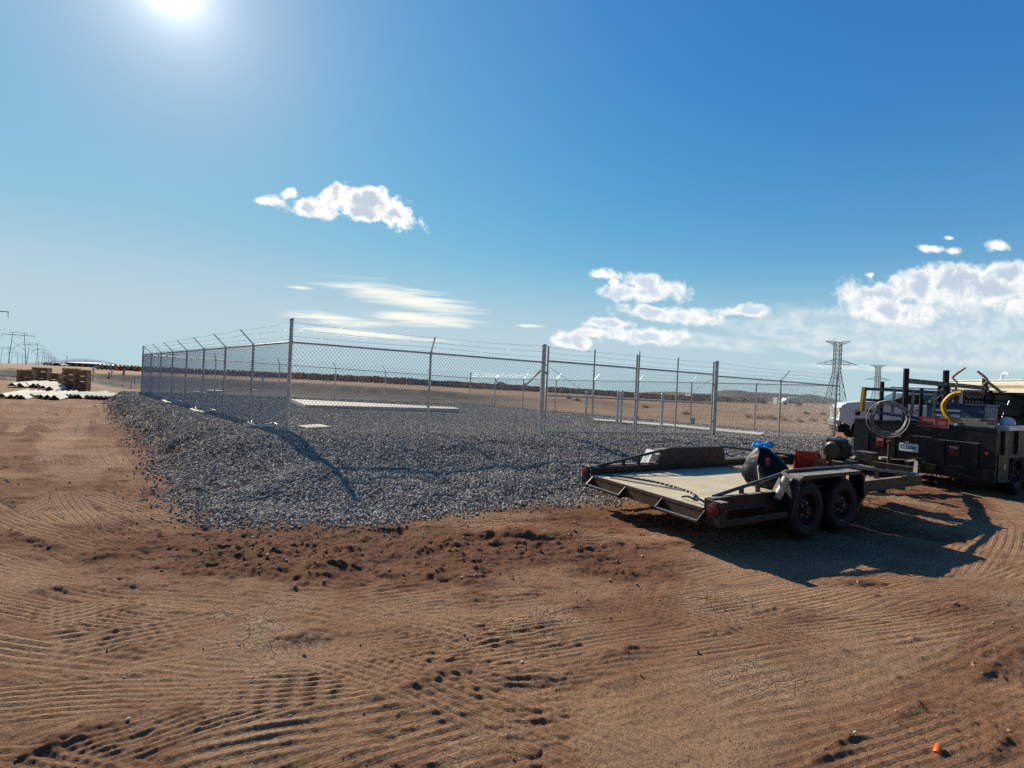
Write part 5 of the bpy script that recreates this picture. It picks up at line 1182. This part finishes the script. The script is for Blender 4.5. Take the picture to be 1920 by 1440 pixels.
for j, (nm, z, h) in enumerate((('bottom', 0, .68), ('middle', .70, .36), ('top', 1.08, .46))):
    for side, px, g in (('left', 133, j == 1), ('right', 153.5, False)):
        crate(px, 727 + (1 if side == 'right' else 0), .74, .80, h, z, f'{nm} timber crate in the {side} column of the tall right-hand crate stack', g)
for nm, px, tiers in (('leftmost', 51, ((0, .48), (.50, .56))), ('tarp-topped', 78, ((0, .46), (.48, .50), (1.0, .34))), ('third', 100, ((0, .46), (.48, .52)))):
    for k, (z, h) in enumerate(tiers):
        crate(px, 719.5, .90, .85, h, z, f'{["bottom", "second", "topmost"][k]} crate of the {nm} short stack left of the tall stack', k == 2)
crate(63, 716.5, .62, .7, .5, 0, 'crate standing behind between the two left short stacks, lower'); crate(63, 716.5, .62, .7, .55, .52, 'crate standing behind between the two left short stacks, upper'); 
crate(116, 725, .30, .5, .82, 0, 'narrow upright crate with white wrap left of the tall crate stack')
# ------------------------------------------------------------------ survey stakes and scraps
M_pink = mat('pink flag', (.72, .25, .26), .7); M_pale = mat('pale stake timber', (.62, .56, .46), .8)
for i, (x, y, h, lab, pk) in enumerate([(231, 713.5, .8, 'pink-flagged survey stake before the dark bank', 1), (204, 714, .55, 'white-topped survey stake left of the pink flag', 0), (174, 714, .9, 'tall survey stake just right of the crate stack', 0), (252, 720, .5, 'white-topped survey stake right of the pink flag', 0), (245, 728, .55, 'leaning pale stake on the red dirt before the bank', 0), (491, 733, .95, 'white-topped stake behind the left fence', 0), (209, 706, .4, 'small white stake high on the dark bank', 0)]):
    p = gp(x, y, -.9); z = ground_at(p.x, p.y); p = gp(x, y, z); t = empty('survey_stake', (p.x, p.y, z), 0, lab, 'stake', 'survey stakes'); k = p.y / 40
    m = MB(); m.bar(V(0, 0, -.1), V(.03, 0, h * k * 1.3), .05 * k, .04 * k); m.build('stick', M_pale, t)
    m = MB(); m.box(-.06 * k, .08 * k, -.03 * k, .03 * k, h * k * (.55 if pk else .9), h * k * 1.32); m.build('flag', M_pink if pk else M_white, t)
M_scrap = mat('white scrap', (.72, .70, .64), .6)
for i, (x, y, w, d, h, lab) in enumerate([(403, 738, 1.5, 1.0, .55, 'pale concrete block among scraps behind the left fence'), (387, 735.5, .9, .3, .12, 'flat white scrap left of the pale block'), (368, 735, .7, .4, .2, 'small pale scrap farthest left behind the left fence'), (418, 740, .4, .3, .3, 'small pale lump right of the pale block'), (458, 729, 3.6, .25, .14, 'long white board before the dark bank'), (480, 730, 1.0, .25, .12, 'short white board before the dark bank'), (197, 715.5, 2.6, .3, .15, 'white board lying at the bank left of the fence'), (527, 748, 1.6, .3, .10, 'white board beside the long slab'), (820, 747, 2.6, .3, .12, 'white pipe lying on the dirt behind the long slab, left'), (850, 744, 3.0, .3, .12, 'white pipe lying on the dirt behind the long slab, right')]):
    p = gp(x, y, -.5); z = ground_at(p.x, p.y); p = gp(x, y, max(z, -1.1)); z = ground_at(p.x, p.y)
    m = MB(); m.cbox(V(0, 0, h / 2), (w, d, h), min(w, d, h) * .15); o = m.build('scrap_board' if h < .3 else 'concrete_block', M_scrap); o.location = (p.x, p.y, z); o.rotation_euler = (0, 0, .1 * (i % 3)); tag(o, lab, 'scrap')
# ------------------------------------------------------------------ cable reels in a long row
def reel_mat(nm, c): return mat(nm, c, .7, 0, .2, 1.2)
RM = {'rust-red': reel_mat('rust red reel', (.56, .15, .085)), 'brown': reel_mat('brown reel', (.42, .18, .105)), 'orange': reel_mat('orange reel', (.62, .22, .07)), 'grey': reel_mat('grey reel', (.40, .38, .35)), 'blue-grey': reel_mat('blue grey reel', (.13, .19, .36)), 'olive': reel_mat('olive reel', (.30, .26, .08)), 'yellow': reel_mat('yellow reel', (.75, .52, .12)), 'tan': reel_mat('tan reel', (.62, .38, .20))}
M_cable = mat('black cable', (.03, .03, .032), .55, 0, .2, 6)
REEL = {}
def reel_proto(colr):
    m = MB(); Rf, w = 1.02, .62
    for s in (-1, 1):
        m.mat(0); a = s * w; m.lathe([(a - .05, .12), (a - .05, Rf), (a + .05, Rf), (a + .05, .12), (a - .05, .12)], (0, 0, 0), (0, 1, 0), 28)
        m.lathe([(a + s * .051, Rf * .99), (a + s * .075, Rf * .99), (a + s * .075, Rf * .88), (a + s * .051, Rf * .88)], (0, 0, 0), (0, 1, 0), 28)
        for k in range(4):
            an = k * math.pi / 4; d = V(math.cos(an), 0, math.sin(an)); m.bar(d * -Rf * .86 + V(0, a + s * .06, 0), d * Rf * .86 + V(0, a + s * .06, 0), .10, .03, (0, 1, 0))
    m.mat(1).lathe([(-w + .05, .74), (-w * .5, .78), (0, .76), (w * .5, .79), (w - .05, .74)], (0, 0, 0), (0, 1, 0), 24)
    o = m.build('cable_reel', [RM[colr], M_cable], None, loc=(0, 0, -50)); return o
def place_reel(x, depth, colr, label, k, yaw, sc=1.0):
    p = at(x, 720, depth); z = ground_at(p.x, depth) + 1.0 * sc
    if colr not in REEL: REEL[colr] = o = reel_proto(colr)
    else: o = REEL[colr].copy(); COL.objects.link(o)
    o.location = (p.x, depth, z); o.rotation_euler = (0, 0, yaw); o.scale = (sc, sc, sc); tag(o, label, 'cable reel', 'cable reels in the long row behind the compound')
rg = random.Random(11)
sec = [(186, 218, 5, 152, 150, ['grey'], 'left of the fence', .95), (223, 268, 8, 148, 146, ['orange', 'rust-red', 'orange', 'grey', 'rust-red', 'olive'], 'left of the fence', .9),
       (274, 540, 40, 146, 140, ['brown', 'rust-red', 'brown', 'brown'], 'behind the left-hand fence run', .9), (552, 768, 18, 136, 136, ['rust-red', 'rust-red', 'brown'], 'behind the near front fence panel', 1.0),
       (776, 838, 12, 142, 146, ['blue-grey'], 'in the middle of the long row', .9), (842, 1008, 24, 146, 152, ['rust-red', 'brown', 'rust-red', 'brown', 'tan'], 'behind the front fence panel beside the gate', .95),
       (1030, 1192, 30, 156, 160, ['olive', 'brown', 'tan', 'rust-red', 'yellow'], 'behind the left gate leaf', .95), (1196, 1338, 26, 160, 170, ['yellow', 'orange', 'rust-red', 'olive', 'tan', 'rust-red'], 'behind the right gate leaf', .95), (1344, 1436, 15, 178, 190, ['tan', 'yellow', 'orange', 'rust-red', 'tan'], 'right of the gate', 1.0)]
for a, b, n, d0, d1, cs, where, sc in sec:
    for k in range(n):
        f = k / max(1, n - 1); c = cs[k % len(cs)]
        place_reel(a + (b - a) * f + rg.uniform(-1, 1), d0 + (d1 - d0) * f + rg.uniform(-.6, .6), c, f'{c} cable reel in the long row {where}', k, R(-24 + rg.uniform(-7, 7)) if a < 1000 else R(-30 + rg.uniform(-10, 10)), sc * rg.uniform(.93, 1.05))
# ------------------------------------------------------------------ power lines
M_pole = mat('weathered pole', (.16, .14, .13), .8, 0, .1, .5); M_lat = mat('dark lattice steel', (.10, .105, .12), .6, .3, .1, .2)
def hframe(loc, h, label, rz):
    t = empty('transmission_frame', loc, rz, label, 'power pole', 'two-legged power pylons running to the horizon'); w = h * .20; tw = w * .62; r = h * .008
    for s in (-1, 1): m = MB(); m.tube([V(s * w, 0, -2), V(s * tw, 0, h)], [r * 1.3, r * .8], 6); m.build('leg', M_pole, t)
    m = MB(); m.bar(V(-h * .36, 0, h * .91), V(h * .36, 0, h * .91), r * 1.5, r * 1.8); m.build('crossarm', M_pole, t)
    m = MB(); m.bar(V(-h * .21, 0, h * .985), V(h * .21, 0, h * .985), r, r * 1.2); m.build('shield_arm', M_pole, t)
    k = lambda z: w + (tw - w) * z
    for s in (-1, 1): m = MB(); m.bar(V(s * k(.42), 0, h * .42), V(-s * k(.74), 0, h * .74), r * .9, r * .9); m.build('brace', M_pole, t)
    for x in (-.35, 0, .35):
        m = MB()
        if x: m.tube([V(x * h, 0, h * .91), V(x * h, 0, h * .81)], r * .45, 4)
        else: m.tube([V(-tw * .8, 0, h * .91), V(0, 0, h * .82), V(tw * .8, 0, h * .91)], r * .45, 4)
        m.build('insulator', M_lat, t)
for k in range(-1, 9):
    x, y = -325 - 137 * k, 315 + 147 * k; z = float(base_z(np.array([float(x)]), np.array([float(y)]))[0]); nm = {-1: 'nearest two-legged power pylon, mostly cut off at the left edge', 0: 'tallest two-legged power pylon in view at the left edge', 1: 'second two-legged power pylon of the near line'}.get(k, 'far two-legged power pylon of the near line receding to the horizon')
    hframe((x, y, z), 21, nm, R(44))
for k in range(5):
    x, y = -645 - 206 * k, 610 + 210 * k; z = float(base_z(np.array([float(x)]), np.array([float(y)]))[0]); hframe((x, y, z), 21, 'small distant power pylon of the second line behind the near line', R(44))
def lattice(loc, h, label, rz):
    t = empty('lattice_tower', loc, rz, label, 'pylon', 'steel lattice pylons on the right'); b = .125 * h; tw = .042 * h; zk = .50 * h; r = .0042 * h
    def half(z): return b + (tw - b) * min(1, z / zk)
    m = MB(); lv = [0, .15, .28, .40, .50, .57, .64, .71, .78, .85, .92, .98]
    for sx in (-1, 1):
        for sy in (-1, 1):
            m.bar(V(sx * b, sy * b, -2), V(sx * tw, sy * tw, zk), r * 1.7, r * 1.7); m.bar(V(sx * tw, sy * tw, zk), V(sx * tw, sy * tw, h * .985), r * 1.5, r * 1.5)
    m.build('tower_legs', M_lat, t); m = MB()
    for q0, q1 in zip(lv[:-1], lv[1:]):
        z0, z1 = q0 * h, q1 * h; a, c = half(z0), half(z1)
        for s in (-1, 1):
            m.bar(V(-a, s * a, z0), V(c, s * c, z1), r, r); m.bar(V(a, s * a, z0), V(-c, s * c, z1), r, r); m.bar(V(s * a, -a, z0), V(s * c, c, z1), r, r); m.bar(V(s * a, a, z0), V(s * c, -c, z1), r, r)
            m.bar(V(-c, s * c, z1), V(c, s * c, z1), r, r); m.bar(V(s * c, -c, z1), V(s * c, c, z1), r, r)
    m.build('bracing', M_lat, t)
    for s in (-1, 1):
        m = MB(); z = .625 * h; tip = V(s * .29 * h, 0, z)
        for sy in (-1, 1):
            m.bar(V(s * tw, sy * tw, z), tip, r * 1.3, r * 1.3); m.bar(V(s * tw, sy * tw, z + .075 * h), tip, r, r)
            for f in (.3, .6): m.bar(V(s * (tw + (.29 * h - tw) * f), sy * tw * (1 - f), z), V(s * (tw + (.29 * h - tw) * (f - .25)), sy * tw * (1.25 - f), z + .075 * h * (1.25 - f)), r * .8, r * .8)
        m.build('crossarm', M_lat, t)
        m = MB(); z = .985 * h; tip = V(s * .185 * h, 0, z + .01 * h)
        for sy in (-1, 1):
            m.bar(V(s * tw, sy * tw, z), tip, r * 1.2, r * 1.2); m.bar(V(s * tw, sy * tw, z - .05 * h), tip, r, r); m.bar(V(s * (tw + .07 * h), sy * tw * .5, z), V(s * tw, sy * tw, z - .05 * h), r * .8, r * .8)
        m.build('peak_arm', M_lat, t)
for x, yt, yb, d, lab in ((1568.5, 639, 757, 340, 'larger steel lattice pylon beside the right fence corner'), (1646, 684, 760, 540, 'smaller distant steel lattice pylon above the white pickup')):
    p = at(x - 2, 745, d); z = float(base_z(np.array([p.x]), np.array([p.y]))[0]); top = at(x, yt, d).z; lattice((p.x, d, z), top - z, lab, R(-12))
# ------------------------------------------------------------------ hills, buildings, far vehicles
def ridge(name, px, depth, thick, m, drop=6, kind='structure', n=6, seed=1):
    P = []
    for (xa, ya), (xb, yb) in zip(px[:-1], px[1:]):
        for k in range(n): f = k / n; P.append((xa + (xb - xa) * f, ya + (yb - ya) * f))
    P.append(px[-1]); rg = random.Random(seed); vs = []; L = 9
    for i, (x, y) in enumerate(P):
        c = at(x, y, depth)
        for j in range(L):
            q = -1 + 2 * j / (L - 1); yy = depth + q * thick; g = (1 - abs(q) ** 1.5); z0 = bz(c.x, min(yy, 3000)) - drop * .3
            xx = c.x * (1 + .0 * q); vs.append(V(xx, yy, z0 + (c.z - z0) * max(0, g) + (rg.uniform(-.5, .5) * abs(c.z - z0) * .10 if 0 < j < L - 1 and j != L // 2 else 0)))
    fs = [(i * L + j, i * L + j + 1, (i + 1) * L + j + 1, (i + 1) * L + j) for i in range(len(P) - 1) for j in range(L - 1)]
    mb = MB(); mb.add(vs, fs, True); return tag(mb.build(name, m), kind=kind)
M_spoil = mat('dark spoil earth', (.105, .088, .078), .95, 0, .2, .12, c2=(.065, .056, .052)); M_brownhill = mat('brown spoil earth', (.17, .13, .10), .95, 0, .2, .12)
ridge('hill', [(1335, 752), (1345, 738), (1360, 731.5), (1386, 731.5), (1402, 735), (1445, 736.5), (1500, 740), (1518, 739), (1545, 747), (1566, 755), (1590, 765)], 300, 42, M_spoil, seed=2)
ridge('hill', [(1165, 748), (1185, 740), (1215, 734.5), (1260, 734), (1300, 737.5), (1345, 740), (1380, 748)], 330, 40, M_brownhill, seed=3)
ridge('mountain', [(100, 684), (125, 679), (148, 674), (156, 675), (166, 672.5), (180, 675.5), (200, 684)], 6000, 700, mat('haze-tinted mountain', (.20, .30, .45), 1), drop=60, seed=4)  # distance haze is put into the rock's blue base colour
def shed(name, x0, x1, ytop, depth, d, label, mw, mr, rz=0, cat='building', doors=0):
    a, b = at(x0, ytop, depth), at(x1, ytop, depth); z = float(base_z(np.array([a.x]), np.array([depth]))[0]); w = (b - a).length; h = (a.z + b.z) / 2 - z
    t = empty(name, (a.x, depth, z), rz, label, cat); m = MB(); m.box(0, w, 0, d, -2, h); m.build('walls', mw, t)
    m = MB(); m.extrude([V(-.3, -.3, h), V(-.3, d + .3, h), V(-.3, d / 2, h + d * .03)], V(w + .6, 0, 0)); m.build('roof', mr, t)
    for k in range(doors): m = MB(); x = w * (k + .5) / doors; m.box(x - 1.2, x + 1.2, -.06, -.001, 0, min(h * .7, 3)); m.build('door', M_hole, t)
    return t
M_bg = mat('grey cladding', (.22, .23, .27), .6, 0, .06, .1); M_wr = mat('white roof sheet', (.42, .43, .45), .7)
shed('warehouse', 121, 178, 680.5, 420, 30, 'long low grey warehouse with a white roof on the left horizon', M_bg, M_wr, 0, 'building', 5); shed('warehouse_annex', 179, 210, 684, 400, 24, 'lower pale annex right of the grey warehouse', M_bg, M_wr)
shed('pale_building', 1296, 1346, 739, 280, 10, 'low pale grey building in front of the brown spoil heap', mat('pale cladding', (.50, .52, .55), .6), M_bg, 0, 'building', 3)
shed('white_shed', 1571, 1586, 757, 150, 4, 'small white shed with dark roof left of the white pickup', M_white, M_blk2, R(-20))
t = empty('yard_lamp', at(125, 684, 380), 0, 'tall yard lamp mast on the left horizon', 'lamp'); m = MB(); m.tube([V(0, 0, -3), V(0, 0, 6.3)], .14, 6); m.build('mast', M_lat, t); m = MB(); m.cbox(V(0, 0, 6.4), (1.2, .5, .35), .05); m.build('lamp_head', M_lat, t)
def far_car(x, y, depth, m, label, rz=0, L=4.6, H=1.5):
    p = at(x, y, depth); z = ground_at(p.x, depth); t = empty('parked_car', (p.x, depth, z), rz, label, 'car', 'cars parked on the left horizon')
    b = MB(); b.extrude([V(-L / 2, -.9, .35), V(L / 2, -.9, .35), V(L / 2, -.9, .85), V(L * .28, -.9, .95), V(L * .12, -.9, H), V(-L * .3, -.9, H), V(-L * .42, -.9, .95), V(-L / 2, -.9, .85)], V(0, 1.8, 0)); b.build('body', m, t)
    b = MB(); b.extrude([V(L * .24, -.92, .97), V(L * .11, -.92, H - .08), V(-L * .28, -.92, H - .08), V(-L * .38, -.92, .97)], V(0, .018, 0)); b.build('side_window', M_hole, t)
    for q in (-.3, .3): b = MB(); b.lathe([(0, .001), (0, .36), (.2, .36), (.2, .001)], V(q * L, -.95, .36), (0, 1, 0), 12); b.build('wheel', M_rub, t)
for x, m, lab in ((91, M_white, 'white car farthest left on the horizon by the warehouse'), (97, M_blk2, 'dark car second from left on the horizon'), (104, M_white, 'white car third from left on the horizon'), (110, M_blk2, 'dark car fourth from left on the horizon'), (117, M_white, 'white car nearest the warehouse wall')):
    far_car(x, 683, 250 + 8 * rg.random(), m, lab, R(rg.uniform(-15, 15)))
def tanker(x0, depth, label):
    p = at(x0, 762, depth); z = ground_at(p.x, depth); t = empty('tank_truck', (p.x, depth, z), R(8), label, 'truck')
    m = MB(); m.extrude([V(0, 0, .8), V(2.2, 0, .8), V(2.2, 0, 2.6), V(1.5, 0, 2.65), V(1.2, 0, 1.8), V(.1, 0, 1.6)], V(0, 2.2, 0)); m.build('cab', M_white, t)
    m = MB(); m.lathe([(0, .001), (0, .9), (.15, 1.0), (5.6, 1.0), (5.75, .9), (5.75, .001)], V(2.6, 1.1, 2.0), (1, 0, 0), 20); m.build('tank', M_scrap, t)
    m = MB(); m.box(.3, 8.3, .6, 1.6, .7, 1.0); m.build('chassis', M_hole, t)
    for x in (1.1, 5.9, 7.1):
        m = MB(); m.lathe([(0, .001), (0, .5), (.3, .5), (.3, .001)], V(x, -.05, .5), (0, 1, 0), 14); m.build('wheel', M_rub, t)
tanker(1467, 170, 'white tank truck standing below the dark spoil heap')
small_box('white_container', 1457, 757, (2.2, 2.0, 2.6), M_white, 'small white container left of the tank truck', 'container', -1.2)
def crane():
    p = at(984, 728, 165); z = ground_at(p.x, 165); t = empty('mobile_crane', (p.x, 165, z), 0, 'distant crane with a pale boom raised to the right beside the gate post', 'crane')
    m = MB(); m.cbox(V(1.2, 0, 1.0), (5, 2.2, .9), .1); m.build('carrier', mat('tan machine paint', (.45, .38, .28), .6), t)
    m = MB(); m.cbox(V(0, 0, 2.0), (1.6, 1.6, 1.3), .2); m.build('cab', M_white, t)
    m = MB(); m.bar(V(.4, 0, 2.0), V(6.2, 0, 8.3), .55, .6); m.bar(V(6.0, 0, 8.1), V(7.6, 0, 9.9), .36, .4); m.build('boom', mat('pale boom paint', (.58, .50, .42), .6), t)
    for x in (-.6, 1.0, 2.8): m = MB(); m.lathe([(0, .001), (0, .5), (.3, .5), (.3, .001)], V(x, -1.2, .5), (0, 1, 0), 12); m.build('wheel', M_rub, t)
    p = at(938, 727, 158); z = ground_at(p.x, 158); t = empty('blue_machine', (p.x, 158, z), 0, 'pale blue machine with a dark boom standing among the reels', 'machine')
    m = MB(); m.extrude([V(-1.6, -.8, .3), V(3.2, -.8, .3), V(2.6, -.8, 1.8), V(.2, -.8, 2.7), V(-1.2, -.8, 2.2)], V(0, 1.6, 0)); m.build('body', mat('pale blue paint', (.25, .45, .70), .5), t)
    m = MB(); m.bar(V(-.6, 0, 2.0), V(-1.8, 0, 3.4), .3, .3); m.bar(V(-.3, 0, 2.6), V(.6, 0, 2.4), .3, .3); m.build('boom', M_lat, t)
crane()
# ------------------------------------------------------------------ bushes and piles
def bush_mesh(name, seed, m, n=420):
    rg = random.Random(seed); mb = MB()
    for i in range(n):
        a, e = rg.uniform(0, 6.283), math.asin(rg.random() ** .8); d = V(math.cos(a) * math.cos(e), math.sin(a) * math.cos(e), math.sin(e)); l = (.32 + .28 * rg.random()) * (1 + .35 * math.sin(3 * a + seed))
        b = d * l * .35 * rg.random(); tip = d * l + V(0, 0, .06 * rg.random()); s = d.cross(V(rg.uniform(-1, 1), rg.uniform(-1, 1), 1)).normalized() * .016
        mb.add([b - s * .5, b + s * .5, tip + s, tip - s], [(0, 1, 2, 3)])
    return mb.build(name, m, None, fix=False)
M_by = mat('yellow flowering brush', (.62, .44, .07), .9, 0, .3, 5); M_bg2 = mat('grey green brush', (.27, .27, .11), .9, 0, .3, 5)
pb = {}
for i, (x, y, s, c, lab) in enumerate([(1452, 787, 1.0, 'y', 'widest yellow brush tuft between the two right fence posts'), (1470, 789, .7, 'y', 'yellow brush tuft just right of the arm post'), (1425, 786, .6, 'y', 'small yellow brush tuft left of the arm post'), (1441, 785, .6, 'y', 'small yellow tuft close left of the widest tuft'), (1524, 791, .8, 'y', 'round yellow brush tuft left of the right corner post'), (1553, 790, .95, 'y', 'yellow brush tuft right at the right corner post'), (1590, 791, .8, 'y', 'orange-yellow brush tuft beside the pickup bumper'), (1544, 778, 1.0, 'g', 'grey-green brush tuft above the yellow tufts near the corner post'), (1512, 776, .9, 'g', 'low green brush tuft behind the round yellow tuft'), (1566, 776, .8, 'g', 'grey-green brush tuft behind the right corner post'), (1066, 756, 1.1, 'g', 'green weed clump behind the left gate leaf, left'), (1082, 758, 1.0, 'g', 'green weed clump behind the left gate leaf, right'), (1210, 765, .8, 'y', 'pale yellow tuft left behind the right gate leaf'), (1285, 778, .8, 'y', 'pale yellow tuft right behind the right gate leaf'), (1500, 792, .5, 'y', 'tiny yellow tuft on the dirt below the tank truck'), (1404, 783, .7, 'y', 'yellow tuft right of the gate hinge post')]):
    z = -.9
    for _ in range(4): p = gp(x, y, z); z = ground_at(p.x, min(p.y, 85))
    p = at(x, y, min(max(p.y, 20), 85)); z = ground_at(p.x, p.y); k = s * p.y / 40
    if c not in pb: pb[c] = o = bush_mesh('brush_tuft', 5 if c == 'y' else 9, M_by if c == 'y' else M_bg2)
    else: o = pb[c].copy(); COL.objects.link(o)
    k = min(k, .9); o.location = (p.x, p.y, z - .02); o.scale = (k * 1.3, k * 1.3, k); o.rotation_euler = (0, 0, i * 1.3); tag(o, lab, 'bush', 'brush tufts on the dry field')
def heap(px, y, r, h, m, label):
    p = gp(px, y); vs = []; n, q = 28, 8; rg = random.Random(int(px))
    for j in range(q + 1):
        f = j / q
        for k in range(n):
            a = 2 * math.pi * k / n; rr = r * (1 - f) * (1 + .15 * math.sin(3 * a + px) + .08 * rg.uniform(-1, 1)); vs.append(V(math.cos(a) * rr * 1.5, math.sin(a) * rr, -.1 + (h + .1) * (1 - (1 - f) ** 1.6) * (1 + .06 * rg.uniform(-1, 1))))
    mb = MB(); mb.add(vs, [(j * n + k, j * n + (k + 1) % n, (j + 1) * n + (k + 1) % n, (j + 1) * n + k) for j in range(q) for k in range(n)], True); o = mb.build('dirt_pile', m); o.location = (p.x, p.y, ground_at(p.x, p.y)); tag(o, label, 'dirt pile')
heap(25, 706, 3.4, .85, M_spoil, 'dark flat-topped dirt pile left of the crates'); heap(5, 712, 1.0, .3, M_brownhill, 'low brown dirt pile at the left edge')
